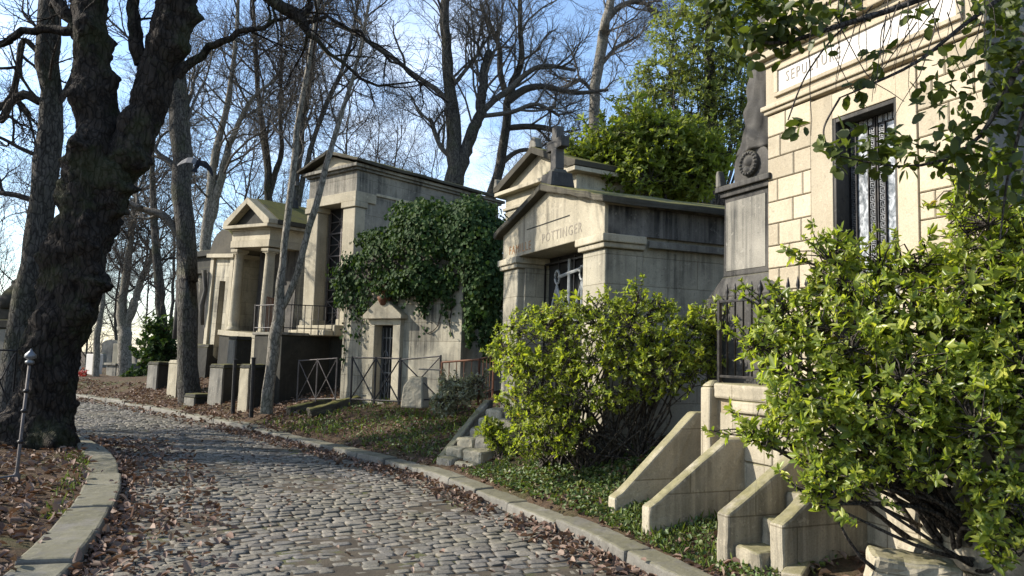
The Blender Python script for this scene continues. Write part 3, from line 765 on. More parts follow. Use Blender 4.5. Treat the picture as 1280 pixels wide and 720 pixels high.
# --- pedimented family tomb in the centre
OP = (-.14, 11.97); AP = 23.4
fr = Frame('mausoleum', 'weathered family tomb with a cross on its low gable and faded gilt lettering', 'mausoleum', OP, AP, .7)
W, D = 3.15, 3.4
mb = MB(); wy = .55
mb.box(0.55, .62, .1, wy, .5, 2.93); mb.box(W - .62, W - .55, .1, wy, .5, 2.93)
mb.box(0.03, W - .03, wy, D, .4, 3.5); mb.box(.03, W - .03, .03, wy + .01, 3.12, 3.5)
fr.part(mb, 'wall', 'warmj')
for x in (0, W - .56):
    mb = MB(); mb.box(x, x + .56, 0, wy - .003, .4, 2.93); pl = fr.part(mb, 'pillar', 'warmj', bevel=.02)
    mb = MB(); e = .05
    mb.box(x - e, x + .56 + e, -e, wy - .006, 2.933, 3.0); mb.box(x - e * 1.6, x + .56 + e * 1.6, -e * 1.6, wy - .006, 3.0, 3.1)
    fr.part(mb, 'capital', 'warm', bevel=.015, parent=pl)
mb = MB(); mb.box(W + .003, W + .05, .6, D, 2.97, 3.06); fr.part(mb, 'string_course', 'grey', bevel=.01)
mb = MB(); mb.prism_y([(-.01, 3.103), (W + .01, 3.103), (W + .01, 3.5), (W / 2, 3.93), (-.01, 3.5)], -.02, .6)
ped = fr.part(mb, 'pediment', 'warm', bevel=.012)
fr.text('FAMILLE', .19, .25, -.021, 3.16, 'letter', ped, 1.0, .003, 1.2); fr.text('POTTINGER', .19, 1.42, -.021, 3.2, 'darkletter', ped, 1.0, .003, 1.2)
mb = MB(); mb.prism_y([(.9, 3.46), (2.25, 3.46), (2.25, 3.475), (.9, 3.475)], -.026, -.02); fr.part(mb, 'carved_line', 'dark', parent=ped)
mb = MB()
mb.prism_y([(-.16, 3.45), (W / 2 - .001, 3.92), (W / 2 - .001, 4.02), (-.16, 3.54)], -.14, D + .1); mb.prism_y([(W / 2 + .001, 3.92), (W + .16, 3.45), (W + .16, 3.54), (W / 2 + .001, 4.02)], -.14, D + .1)
nv = []
rf = fr.part(mb, 'roof', 'mossroof', bevel=.015, rough=.05)
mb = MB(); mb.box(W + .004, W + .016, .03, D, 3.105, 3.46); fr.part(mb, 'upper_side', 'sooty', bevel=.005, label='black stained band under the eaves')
mb = MB(); cx_ = W / 2
mb.frustum(cx_, .12, 3.97, 4.18, .19, .19, .16, .16); mb.frustum(cx_, .12, 4.18, 4.24, .12, .12, .09, .09)
mb.frustum(cx_, .12, 4.24, 4.86, .085, .07, .075, .06); mb.box(cx_ - .24, cx_ + .24, .055, .185, 4.53, 4.68)
cr_ = fr.part(mb, 'cross', 'slate', bevel=.012)
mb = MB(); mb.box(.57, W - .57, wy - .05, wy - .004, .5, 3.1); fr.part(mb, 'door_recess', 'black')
mb = MB(); gy = wy - .12
for x in np.linspace(.62, W - .62, 5): mb.box(x - .012, x + .012, gy - .012, gy + .012, .8, 3.05)
for z in (.85, 1.75, 2.05, 3.0): mb.box(.6, W - .6, gy - .014, gy + .01, z - .014, z + .014)
gt = fr.part(mb, 'gate', 'iron')
mb = MB(); c0 = W / 2 - .1
def bar(a, b, r=.02): mb.tube([(a[0], gy - .03, a[1]), (b[0], gy - .03, b[1])], r, 6)
bar((c0, 2.05), (c0, 3.00), .026); bar((c0 - .32, 2.77), (c0 + .32, 2.83), .026)
for sx in (-1, 1):
    qx = c0 + sx * .38
    bar((qx, 2.65), (qx, 2.10)); bar((qx, 2.65), (qx - .22, 2.20)); bar((qx, 2.65), (qx + .25, 2.15))
    mb.tube([(qx + .07 * math.cos(a), gy - .03, 2.77 + .1 * math.sin(a)) for a in np.linspace(0, 2 * math.pi, 14)], .018, 5)
bar((c0 - .6, 2.13), (c0 + .6, 2.13), .022); bar((c0, 2.10), (c0 - .25, 2.50)); bar((c0, 2.10), (c0 + .25, 2.50))
fr.part(mb, 'cross_ornament', 'greypaint', parent=gt)
mb = MB(); mb.box(-.12, W + .12, -.25, .0, .25, .72); mb.box(.0, W, .0, D, .25, .42); fr.part(mb, 'plinth', 'warm', bevel=.02)
# worn steps in front
fr = Frame('stone_staircase', 'worn mossy stone steps with a sloping slab beside the central shrub', 'staircase', (-1.0, 10.5), 50, .1)
r = random.Random(2)
for i in range(6):
    z = .12 + i * .125; x0 = .12 + .05 * (i == 3)
    for j, (xa, xb) in enumerate(((x0, x0 + .3), (x0 + .31, x0 + .66))):
        mb = MB(); dz = r.uniform(-.02, .02); yy = -.1 + i * .2 + r.uniform(-.03, .03); mb.box(xa, xb, yy, yy + .3, z - .3, z + .1 + dz); o_ = fr.part(mb, 'step', 'warm' if (i + j) % 3 else 'grey', bevel=.035, rough=.05); o_.rotation_euler = (0, 0, r.uniform(-.05, .05))
mb = MB(); mb.prism_x([(-.08, .08), (.04, .06), (1.08, .84), (1.08, .94), (1.0, .95)], -.02, .1); fr.part(mb, 'sloping_slab', 'grey', bevel=.015, rough=.04)

# --- tall tomb set at an angle
OT = (-3.7, 17.5); AT = 50
fr = Frame('mausoleum', 'tall grey pedimented tomb with a narrow grille door and mossy eaves', 'mausoleum', OT, AT, 1.9)
W, D = 1.9, 5.1
def X(u): return u      # front runs from x=-W (far) to 0 (near corner)
mb = MB(); mb.box(-W + .03, -.03, .5, D, .5, 5.33); mb.box(-W + .03, -.03, .05, .5, 5.12, 5.33); mb.box(-.42, -.03, .05, .5, .5, 5.12); mb.box(-W + .03, -W + .42, .05, .5, .5, 5.12)
fr.part(mb, 'wall', 'greyj')
for x in (-W, -.46):
    mb = MB(); mb.box(x, x + .46, 0, .3, 2.0, 4.98); pl = fr.part(mb, 'pillar', 'warm', bevel=.02)
    mb = MB(); mb.box(x - .04, x + .5, -.04, .34, 4.983, 5.12); fr.part(mb, 'capital', 'warm', bevel=.015, parent=pl)
    mb = MB(); mb.box(x - .04, x + .5, -.04, .34, 1.95, 2.35); fr.part(mb, 'pillar_base', 'warm', bevel=.015, parent=pl)
mb = MB(); mb.box(-W - .02, .02, -.02, .6, 5.122, 5.36); mb.box(-W - .01, .012, .6, D, 5.335, 5.4); fr.part(mb, 'architrave', 'warm', bevel=.01)
mb = MB(); mb.box(-W + .02, -.02, .02, D - .02, 5.362, 5.86); fr.part(mb, 'frieze', 'greyj')
mb = MB()
for (z0, z1, p) in ((5.86, 5.92, .05), (5.922, 6.0, .12)): mb.box(-W - p, p, -p, D + p, z0, z1)
fr.part(mb, 'cornice', 'grey', bevel=.01)
mb = MB(); mb.prism_y([(-W - .05, 6.002), (.05, 6.002), (-W / 2, 6.3)], .0, .12); fr.part(mb, 'pediment', 'warm')
mb = MB(); mb.prism_y([(-W - .24, 6.0), (-W / 2 - .001, 6.34), (-W / 2 - .001, 6.43), (-W - .24, 6.07)], -.2, D + .25); mb.prism_y([(-W / 2 + .001, 6.34), (.24, 6.0), (.24, 6.07), (-W / 2 + .001, 6.43)], -.2, D + .25); fr.part(mb, 'roof', 'mossroof', bevel=.015, rough=.06)
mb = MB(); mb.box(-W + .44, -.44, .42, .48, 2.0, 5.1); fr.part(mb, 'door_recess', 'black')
mb = MB(); y = .36; a, b = -W + .48, -.48
for x in (a, (a + b) / 2, b): mb.box(x - .018, x + .018, y - .015, y + .015, 2.2, 5.08)
for i in range(5):
    z0 = 2.25 + i * .56; z1 = z0 + .56; mb.box(a, b, y - .012, y + .012, z0 - .018, z0 + .018)
    cx_ = (a + b) / 2; cz = (z0 + z1) / 2
    for (p, q) in (((a, z0), (b, z1)), ((a, z1), (b, z0)), ((cx_, z0), (cx_, z1)), ((a, cz), (b, cz))): mb.tube([(p[0], y, p[1]), (q[0], y, q[1])], .012, 5)
    mb.tube([(cx_ + .1 * math.cos(t_), y, cz + .1 * math.sin(t_)) for t_ in np.linspace(0, 6.283, 12)], .012, 5)
fr.part(mb, 'grille_door', 'lattice')
mb = MB(); mb.box(-W + .3, -.1, -.35, .0, 1.95, 2.2); mb.box(-W + .35, -.15, -.6, -.35, 1.95, 2.08); fr.part(mb, 'step', 'warm', bevel=.02)
# its terrace
fr = Frame('terrace', 'shade-dark terrace wall below the tall grille tomb', 'terrace', OT, AT, .2)
mb = MB(); mb.box(-W + .02, -.76, -1.28, .02, -.2, 1.93); mb.box(-W - .05, -.002, .02, 3, -.2, 1.94); fr.part(mb, 'wall', 'dark', bevel=.02)  # dark colour stands in for the shade on this wall
mb = MB(); mb.box(-W - .02, -.72, -1.32, .0, 1.933, 2.0); fr.part(mb, 'coping', 'grey', bevel=.015)
mb = MB(); mb.box(-W - .45, -W - .0, -1.25, -.6, -.2, 1.25); mb.box(-W - .3, -W + .01, -.9, -.3, 1.252, 1.9); fr.part(mb, 'side_block', 'warm', bevel=.03)
fr = Frame('iron_railing', 'thin dark iron railing on the shade-dark terrace wall', 'railing', OT, AT, 2.0)
pts_ = [np.array(p) for p in ((-W - .05, -1.25), (-.78, -1.25), (-.04, -.1))]
for (p, q, n) in ((pts_[0], pts_[1], 8), (pts_[1], pts_[2], 9)):
    for z in (2.1, 2.62): mb = MB(); mb.tube([(p[0], p[1], z), (q[0], q[1], z)], .012, 6); fr.part(mb, 'rail', 'iron')
    for i in range(n + 1):
        c_ = p + (q - p) * i / n; mb = MB(); w_ = .016 if i in (0, n) else .007
        mb.box(c_[0] - w_, c_[0] + w_, c_[1] - w_, c_[1] + w_, 1.96, 2.66 if i in (0, n) else 2.63); fr.part(mb, 'post' if i in (0, n) else 'picket', 'iron')

# --- low tomb under the ivy
OI = (-.92, 14.2); AI = 55
fr = Frame('mausoleum', 'low pale tomb with a small pedimented doorway under hanging ivy', 'mausoleum', OI, AI, .4)
W, D = 3.2, 2.2
mb = MB(); a, b, zt = -2.17, -1.66, 2.15
mb.box(-W, a, 0, .5, .1, 3.1); mb.box(b, 0, 0, .5, .1, 3.1); mb.box(a, b, 0, .5, zt, 3.1); mb.box(-W, 0, .5, D, .1, 3.1)
fr.part(mb, 'wall', 'warmj', bevel=.006)
mb = MB(); mb.prism_y([(-W - .1, 3.1), (.1, 3.1), (.1, 3.25), (-W / 2, 3.75), (-W - .1, 3.25)], -.1, D + .1); fr.part(mb, 'roof', 'mossroof', bevel=.02)
mb = MB(); mb.box(a - .15, a + .001, -.1, .12, .45, zt); mb.box(b - .001, b + .2, -.1, .12, .45, zt); mb.box(a - .15, b + .2, -.099, .12, zt, zt + .12); dfm = fr.part(mb, 'door_frame', 'warm', bevel=.012)
mb = MB(); mb.prism_y([(a - .25, zt + .122), (b + .3, zt + .122), (b + .3, zt + .2), ((a + b) / 2 + .02, zt + .58), (a - .25, zt + .2)], -.2, .0); fr.part(mb, 'door_pediment', 'warm', bevel=.012, parent=dfm)
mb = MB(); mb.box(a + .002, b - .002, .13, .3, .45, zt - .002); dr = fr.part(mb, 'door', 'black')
mb = MB()
for x in np.linspace(a + .05, b - .05, 5): mb.box(x - .008, x + .008, .1, .12, .5, zt - .05)
for z in (.6, 1.2, 1.9): mb.box(a + .02, b - .02, .102, .118, z - .01, z + .01)
for z in (.9, 1.5):
    for sx in (-1, 1): mb.tube([((a + b) / 2 + sx * (.12 + .07 * math.cos(t_)), .11, z + .14 * math.sin(t_)) for t_ in np.linspace(0, 6.28, 12)], .009, 5)
fr.part(mb, 'grille', 'steel', parent=dr)
mb = MB(); cxs = (a + b) / 2 + .05
mb.lathe([(.0, 2.52), (.08, 2.55), (.13, 2.64), (.15, 2.7), (.06, 2.74), (.05, 3.05), (.09, 3.1), (.0, 3.12)], cxs, -.16, 12); fr.part(mb, 'urn_bracket', 'rust', smooth=True)
mb = MB(); mb.box(-W - .06, .06, -.06, -.001, .1, .62) ; mb.box(a - .2, b + .25, -.35, -.06, .1, .5); fr.part(mb, 'plinth', 'warm', bevel=.02)
# boulder block by its railing
p = at(519, 500, 13.25); mb = MB(); mb.add([(-.42, -.25, -.2), (.42, -.25, -.2), (.42, .25, -.2), (-.42, .25, -.2), (-.36, -.22, .35), (.38, -.22, .3), (.38, .2, .3), (-.36, .2, .35), (-.12, -.18, .62), (.34, -.18, .6), (.34, .16, .6), (-.12, .16, .62)],
        [(0, 3, 2, 1), (0, 1, 5, 4), (1, 2, 6, 5), (2, 3, 7, 6), (3, 0, 4, 7), (4, 5, 9, 8), (5, 6, 10, 9), (6, 7, 11, 10), (7, 4, 8, 11), (8, 9, 10, 11)])
o_ = mb.build('stone_block', M['warm'], None, bevel=.05, rough=.04); o_.location = p; o_.rotation_euler = (0, 0, -.3); o_.scale = (.5, .65, .66); tag(o_, 'rounded pale stone block at the end of the cross braced railing', 'stone block')

# --- tomb seen over the family tomb's roof
OB = (1.25, 15.0); fr = Frame('mausoleum', 'pediment of a tomb rising behind the cross on the family tomb', 'mausoleum', OB, 30, 2.0)
W = 2.9; D = 3
mb = MB(); mb.box(-W, 0, 0, D, .8, 4.95); fr.part(mb, 'wall', 'warmj')
mb = MB(); mb.box(-W - .05, .05, -.05, D, 4.95, 5.02); mb.box(-W + .01, -.01, -.01, D, 5.02, 5.3); mb.box(-W - .2, .2, -.2, D + .2, 5.3, 5.39); fr.part(mb, 'entablature', 'warm', bevel=.012)
mb = MB(); mb.prism_y([(-W - .05, 5.392), (.05, 5.392), (-W / 2, 5.98)], -.03, D); fr.part(mb, 'pediment', 'warm')
mb = MB(); c = -W / 2
for sx in (-1, 1):
    pl = [(c + sx * (W / 2 + .22), 5.395), (c + sx * (W / 2 + .0), 5.4), (c, 5.99), (c, 6.14), (c + sx * (W / 2 + .24), 5.5)]
    mb.prism_y(pl if sx < 0 else pl[::-1], -.22, D + .2)
fr.part(mb, 'roof', 'mossroof', bevel=.012)
mb = MB(); mb.prism_y([(c - .16, 6.1), (c + .16, 6.1), (c + .1, 6.3), (c, 6.36), (c - .1, 6.3)], -.2, -.02); fr.part(mb, 'acroterion', 'grey', bevel=.02); mb = MB(); mb.prism_y([(-W - .27, 5.5), (-W - .1, 5.55), (-W - .12, 5.7), (-W - .22, 5.74)], -.2, -.02); fr.part(mb, 'acroterion', 'grey', bevel=.02)

# --- small temple with two columns
OM = (-6.57, 20.5); AM = 48
fr = Frame('mausoleum', 'small leaning temple tomb with two round columns and mossy roof', 'mausoleum', OM, AM, 1.6, lean=math.radians(3.2))
W = 2.35; D = 3.3; x0 = -W - .1; x1 = -.35
mb = MB(); mb.box(x0, x1, 1.0, D, .4, 4.4); fr.part(mb, 'wall', 'warmj'); mb = MB(); mb.box(x0 + .02, x1 - .02, .975, .998, 2.0, 4.38); fr.part(mb, 'porch_shade', 'slate')  # dark sheet over the sunlit wall stands in for porch shade
for x in (x0 + .2, x1 - .2):
    mb = MB(); mb.lathe([(.2, 2.0), (.2, 2.06), (.17, 2.1), (.165, 2.14)] + [(.16 - .03 * (i / 12) ** 1.5, 2.14 + i * 2.06 / 12) for i in range(13)] + [(.15, 4.22), (.165, 4.28)], x, .22, 20)
    cl = fr.part(mb, 'column', 'warm', smooth=True)
    mb = MB(); mb.box(x - .19, x + .19, .03, .41, 4.28, 4.36); mb.box(x - .16, x + .16, .06, .38, 4.24, 4.279); fr.part(mb, 'capital', 'warm', bevel=.01, parent=cl)
mb = MB(); mb.box(x0 - .02, x1 + .02, .02, D, 4.402, 4.6); mb.box(x0, x1, .04, D - .01, 4.6, 4.88); mb.box(x0 - .02, x1 + .02, 0, D + .02, 4.88, 4.93); mb.box(x0 - .2, x1 + .2, -.18, D + .2, 4.93, 5.02); fr.part(mb, 'entablature', 'warm', bevel=.01)
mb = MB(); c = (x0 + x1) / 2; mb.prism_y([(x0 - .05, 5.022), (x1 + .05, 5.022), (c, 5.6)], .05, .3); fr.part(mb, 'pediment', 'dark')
mb = MB()
for sx in (-1, 1):
    e = (x1 - x0) / 2 + .22; pl = [(c + sx * e, 5.022), (c + sx * (e - .25), 5.023), (c, 5.62), (c, 5.8), (c + sx * e, 5.14)]
    mb.prism_y(pl if sx < 0 else pl[::-1], -.16, .12)
fr.part(mb, 'raking_cornice', 'warm', bevel=.012)
mb = MB()
for sx in (-1, 1):
    e = (x1 - x0) / 2 + .24; pl = [(c + sx * e, 5.024), (c + sx * (e - .25), 5.026), (c, 5.63), (c, 5.82), (c + sx * e, 5.15)]
    mb.prism_y(pl if sx < 0 else pl[::-1], .122, D + .22)
fr.part(mb, 'roof', 'mossroof', bevel=.012)
mb = MB(); mb.frustum(c + .1, 1.2, 5.7, 5.95, .16, .16, .12, .12); mb.frustum(c + .1, 1.2, 5.95, 6.75, .07, .07, .06, .06); mb.box(c - .12, c + .32, 1.14, 1.26, 6.35, 6.48); fr.part(mb, 'cross', 'slate', bevel=.01)
mb = MB(); mb.box(c - .4, c + .4, .94, .972, 2.0, 3.9); fr.part(mb, 'door', 'dark')
wd = MB(); wd.box(x1 - .02, x1 + .05, 1.7, 2.5, 3.75, 3.85); wd.box(x1 - .02, x1 + .035, 1.7, 1.8, 2.75, 3.75); wd.box(x1 - .02, x1 + .035, 2.4, 2.5, 2.75, 3.75); wf = fr.part(wd, 'window', 'warm', bevel=.01)
mb = MB(); mb.box(x1 - .0, x1 + .012, 1.8, 2.4, 2.75, 3.75); fr.part(mb, 'pane', 'black', parent=wf)
mb = MB()
for z in np.linspace(2.85, 3.65, 6): mb.box(x1 + .014, x1 + .03, 1.8, 2.4, z - .02, z + .02)
fr.part(mb, 'louvre', 'grey', parent=wf)
mb = MB(); mb.box(x0 - .1, x1 + .1, -.1, D + .1, 1.85, 2.0); fr.part(mb, 'floor_slab', 'warm', bevel=.015)
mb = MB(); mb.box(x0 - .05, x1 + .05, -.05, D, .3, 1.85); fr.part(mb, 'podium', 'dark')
fr = Frame('iron_railing', 'rusty red railing between the temple tomb and the forked tree', 'railing', (OM[0] + .55, OM[1] - .5), AM - 45, 1.9)
mb = MB(); mb.box(0, 1.6, -.012, .012, 2.86, 2.885); fr.part(mb, 'rail', 'rust'); mb = MB(); mb.box(0, 1.6, -.01, .01, 2.05, 2.07); fr.part(mb, 'rail', 'rust')
for i in range(13): mb = MB(); x = i * 1.6 / 12; mb.box(x - .009, x + .009, -.009, .009, 1.9, 2.87); fr.part(mb, 'picket', 'rust')

# --- round topped tomb left of the temple, and a darker one behind it
p = at(262, 420, 23.2); fr = Frame('mausoleum', 'narrow tomb with a curved mossy gable left of the temple columns', 'mausoleum', (p[0] + .75, p[1] - .55), 46, 1.2, lean=math.radians(4))
W = 1.5; D = 2.8
mb = MB(); mb.box(-W, -.95, .02, D, .4, 4.3); mb.box(-.55, 0, .02, D, .4, 4.3); mb.box(-.95, -.55, .02, D, 3.6, 4.3); mb.box(-.95, -.55, .4, D, .4, 3.6); fr.part(mb, 'wall', 'warmj')
for x in (-W - .03, -.2): mb = MB(); mb.box(x, x + .22, -.06, .1, 1.5, 4.3); fr.part(mb, 'pilaster', 'warm', bevel=.012)
mb = MB(); mb.box(-.95, -.55, .3, .36, 1.7, 3.6); fr.part(mb, 'door', 'black')
mb = MB(); arc_ = [(-W / 2 + (W / 2 + .1) * math.cos(a), 4.42 + .75 * math.sin(a)) for a in np.linspace(0, math.pi, 14)]; mb.box(-W - .15, .15, -.15, D, 4.3, 4.42); fr.part(mb, 'cornice', 'warm', bevel=.01)
mb = MB(); mb.prism_y(arc_, -.08, D); fr.part(mb, 'roof', 'mossroof', bevel=.02)
mb = MB(); mb.tube([(-W - .1, -.1, 2.2), (-W - .14, -.16, 2.8), (-W - .06, -.12, 3.3), (-W - .12, -.2, 3.9)], [.05, .09, .06, .08], 7); fr.part(mb, 'carved_garland', 'slate', smooth=True)
p = at(236, 420, 26); fr = Frame('mausoleum', 'dark soot covered tomb half hidden behind the slender straight trunk', 'mausoleum', (p[0] + 1.0, p[1]), 52, 1.0)
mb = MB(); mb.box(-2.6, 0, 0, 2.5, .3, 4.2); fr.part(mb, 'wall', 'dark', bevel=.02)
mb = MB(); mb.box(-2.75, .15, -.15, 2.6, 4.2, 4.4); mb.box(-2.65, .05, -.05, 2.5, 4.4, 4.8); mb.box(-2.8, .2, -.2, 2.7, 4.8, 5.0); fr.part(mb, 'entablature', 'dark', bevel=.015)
for x in (-2.3, -.3): mb = MB(); mb.lathe([(.17, 1.9), (.16, 3.0), (.14, 4.15), (.2, 4.2)], x, -.2, 14); fr.part(mb, 'column', 'slate', smooth=True)

# --- plinths and walls along the far bank
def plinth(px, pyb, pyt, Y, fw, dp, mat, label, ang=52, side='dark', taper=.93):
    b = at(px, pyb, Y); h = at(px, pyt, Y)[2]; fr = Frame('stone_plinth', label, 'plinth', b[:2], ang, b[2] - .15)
    mb = MB(); mb.frustum(0, dp / 2, b[2] - .3, h - .09, fw / 2, dp / 2, fw / 2 * taper, dp / 2 * taper); fr.part(mb, 'body', side, bevel=.03, rough=.04)  # dark body paints in the shaded side, front slab the lit one
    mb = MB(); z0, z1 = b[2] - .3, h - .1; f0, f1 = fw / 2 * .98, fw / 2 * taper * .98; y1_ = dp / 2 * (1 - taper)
    mb.add([(-f0, -.03, z0), (f0, -.03, z0), (f0, .02, z0), (-f0, .02, z0), (-f1, y1_ - .03, z1), (f1, y1_ - .03, z1), (f1, y1_ + .02, z1), (-f1, y1_ + .02, z1)], [(0, 3, 2, 1), (4, 5, 6, 7), (0, 1, 5, 4), (1, 2, 6, 5), (2, 3, 7, 6), (3, 0, 4, 7)]); fr.part(mb, 'lit_front', mat, bevel=.01, rough=.02)
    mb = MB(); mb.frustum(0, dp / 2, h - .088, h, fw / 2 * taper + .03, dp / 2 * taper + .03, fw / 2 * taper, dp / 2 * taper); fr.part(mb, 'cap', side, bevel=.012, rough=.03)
    return fr
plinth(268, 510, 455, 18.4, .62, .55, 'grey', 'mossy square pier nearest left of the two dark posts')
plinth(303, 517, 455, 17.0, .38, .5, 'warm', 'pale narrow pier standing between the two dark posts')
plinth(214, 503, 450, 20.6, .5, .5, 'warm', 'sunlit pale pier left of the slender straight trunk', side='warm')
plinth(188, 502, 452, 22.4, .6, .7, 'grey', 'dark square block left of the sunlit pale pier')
plinth(288, 462, 420, 19.4, .35, .95, 'grey', 'wall block with shade-dark side below the temple columns')
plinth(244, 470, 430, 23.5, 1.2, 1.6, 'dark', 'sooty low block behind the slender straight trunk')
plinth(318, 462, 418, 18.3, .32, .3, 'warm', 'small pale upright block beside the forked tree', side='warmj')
plinth(345, 455, 425, 17.4, .3, .4, 'warm', 'crumbling pale block at the corner of the shade-dark terrace', side='grey')
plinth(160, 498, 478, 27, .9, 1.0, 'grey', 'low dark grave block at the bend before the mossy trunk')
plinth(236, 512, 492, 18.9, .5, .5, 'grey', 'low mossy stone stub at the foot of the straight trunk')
# two thin posts
for (px, pb, pt, Y, lab) in ((291, 517, 450, 16.4, 'left one of two thin dark posts beside the bank'), (314, 522, 448, 15.8, 'right one of two thin dark posts beside the forked tree')):
    a = at(px, pb, Y); b = at(px + 3, pt, Y); mb = MB(); mb.tube([a - a, (b - a) * .5, b - a], [.045, .043, .04], 8); mb.tube([b - a, (b - a) * 1.01, (b - a) * 1.02], [.055, .055, .02], 8)
    o_ = mb.build('fence_post', M['iron'], None, smooth=False); o_.location = a; tag(o_, lab, 'post')
# iron rail between pier and post
def xfence(label, a, b, zt, panels, mat, r=.014, rosette=False, group=None, mid=False):
    a = np.array(a, float); b = np.array(b, float); t = thing('iron_fence', label, 'fence', a, 0, group); d = b - a
    for i in range(panels + 1):
        p = d * i / panels; mb = MB(); mb.tube([p, p + (0, 0, zt)], r * 1.3, 6); mb.build('post', M[mat], t)
    for z in (zt - .02, .06): mb = MB(); mb.tube([(0, 0, z), d + (0, 0, z)], r, 6); mb.build('rail', M[mat], t)
    for i in range(panels):
        p = d * i / panels; q = d * (i + 1) / panels; mb = MB()
        mb.tube([p + (0, 0, .06), q + (0, 0, zt - .02)], r * .8, 6); mb.tube([p + (0, 0, zt - .02), q + (0, 0, .06)], r * .8, 6)
        if rosette:
            c = (p + q) / 2 + (0, 0, zt / 2); u_ = d / np.linalg.norm(d)
            mb.tube([c + u_ * .05 * math.cos(v_) + np.array([0, 0, .05 * math.sin(v_)]) for v_ in np.linspace(0, 6.28, 10)], r * .8, 5)
        mb.build('cross_brace', M[mat], t)
    return t
def onground(px, py, Y, dz=0): p = at(px, py, Y); p[2] += dz; return p
xfence('dark cross braced railing in front of the small doorway', onground(438, 503, 13.75), onground(498, 506, 13.35), .82, 2, 'iron', .016)
xfence('short dark railing end leading past the rounded stone block', onground(499, 506, 13.33), onground(549, 503, 13.0), .8, 1, 'iron', .014)
xfence('pale grey cross braced gate before the shade-dark terrace wall', onground(371, 503, 15.9), onground(419, 502, 15.3), .88, 2, 'lattice', .013)
t = thing('iron_fence', 'rusty iron bar fence left of the worn steps', 'fence', onground(551, 500, 12.7)); 
a = onground(551, 500, 12.7); b = onground(598, 498, 12.25); c = onground(616, 490, 13.2)
for (p, q, n) in ((a, b, 5), (b, c, 4)):
    d = q - p
    mb = MB(); mb.tube([p - a + (0, 0, .62), q - a + (0, 0, .62)], .018, 6); mb.build('rail', M['rust'], t); mb = MB(); mb.tube([p - a + (0, 0, .05), q - a + (0, 0, .05)], .012, 6); mb.build('rail', M['rust'], t)
    for i in range(n + 1):
        w_ = p - a + d * i / n; mb = MB(); mb.tube([w_ - (0, 0, .1), w_ + (0, 0, .63)], .02 if i in (0, n) else .008, 6); mb.build('post' if i in (0, n) else 'picket', M['rust'], t)
p = at(540, 462, 12.75); mb = MB(); mb.box(-.22, .22, -.05, .05, -.012, .012); o_ = mb.build('wooden_plank', M['wood'], None, bevel=.004); o_.location = p; o_.rotation_euler = (0, .02, .05); tag(o_, 'short weathered plank resting on the rusty fence corner', 'plank')
# leaning slabs on the bank
for (px, py, L, rz, ry, lab) in ((418, 514, 1.1, -2.2, -.22, 'fallen stone slab lying on the bank beside the pale tomb'), (386, 514, .9, -2.3, -.2, 'mossy fallen slab nearest the pale grey gate')):
    p = gpt(px, py); mb = MB(); mb.box(-L / 2, L / 2, -.12, .12, -.1, .08); o_ = mb.build('stone_slab', M['mossroof'], None, bevel=.03, rough=.09); o_.location = p + (0, 0, .1); o_.rotation_euler = (0, ry, math.radians(35)); tag(o_, lab, 'stone slab')

# --- far end of the road
p = at(112, 478, 34); fr = Frame('gravestone', 'pale upright stele at the far end of the road', 'gravestone', p[:2], 60, p[2] - .2)
mb = MB(); w = 22 * 34 / F / 2; mb.box(-w, w, 0, .3, p[2] - .2, 1.2); fr.part(mb, 'stele', 'white', bevel=.02); mb = MB(); mb.box(-w - .1, w + .1, -.1, .4, p[2] - .2, p[2] + .2); fr.part(mb, 'base', 'warm', bevel=.02)
p = at(137, 484, 33); fr = Frame('gravestone', 'grey box shaped grave beside the far pale stele', 'gravestone', p[:2], 60, p[2] - .2)
mb = MB(); w = 20 * 33 / F / 2; mb.box(-w, w, 0, 1.2, p[2] - .2, .75); fr.part(mb, 'body', 'grey', bevel=.03); mb = MB(); mb.box(-w - .08, w + .08, -.08, 1.28, .75, .85); fr.part(mb, 'cap', 'grey', bevel=.02)
p = at(104, 482, 32); mb = MB(); mb.lathe([(.15, -.1), (.2, .12), (.22, .3), (.2, .32)], 0, 0, 14); fr_t = thing('flower_pot', 'pot of red flowers before the far pale stele', 'flower pot', p)
mb.build('pot', M['rust'], fr_t, smooth=True)
M['red'] = leafmat('red petals', [(.25, .02, .02), (.35, .03, .03)], .5, .2); rs = np.random.RandomState(2)
C = rs.normal(0, .12, (60, 3)) + (0, 0, .42); v, q = rosettes(C, rs.normal(0, .6, (60, 3)) + (0, 0, 1), 5, .09, rs, width=.6); np_mesh('flowers', v, q, M['red'], fr_t)
M['yellow'] = plain('yellow painted stone', (.4, .3, .04), (.5, .38, .06), .7)
p = at(132, 490, 31); mb = MB(); mb.box(-.5, .5, -.2, .2, -.2, .28); o_ = mb.build('planter', M['yellow'], None, bevel=.04); o_.location = p; tag(o_, 'low yellow planter at the far bend of the road', 'planter')
p = at(98, 486, 30); mb = MB(); mb.box(-1.3, 1.3, -.3, .3, -.2, .3); mb.box(-1.2, 1.2, -.25, .25, .3, .4); o_ = mb.build('grave_slab', M['grey'], None, bevel=.03); o_.location = p; o_.rotation_euler = (0, 0, .5); tag(o_, 'long low grave slab beside the left trunk at the far bend', 'grave')

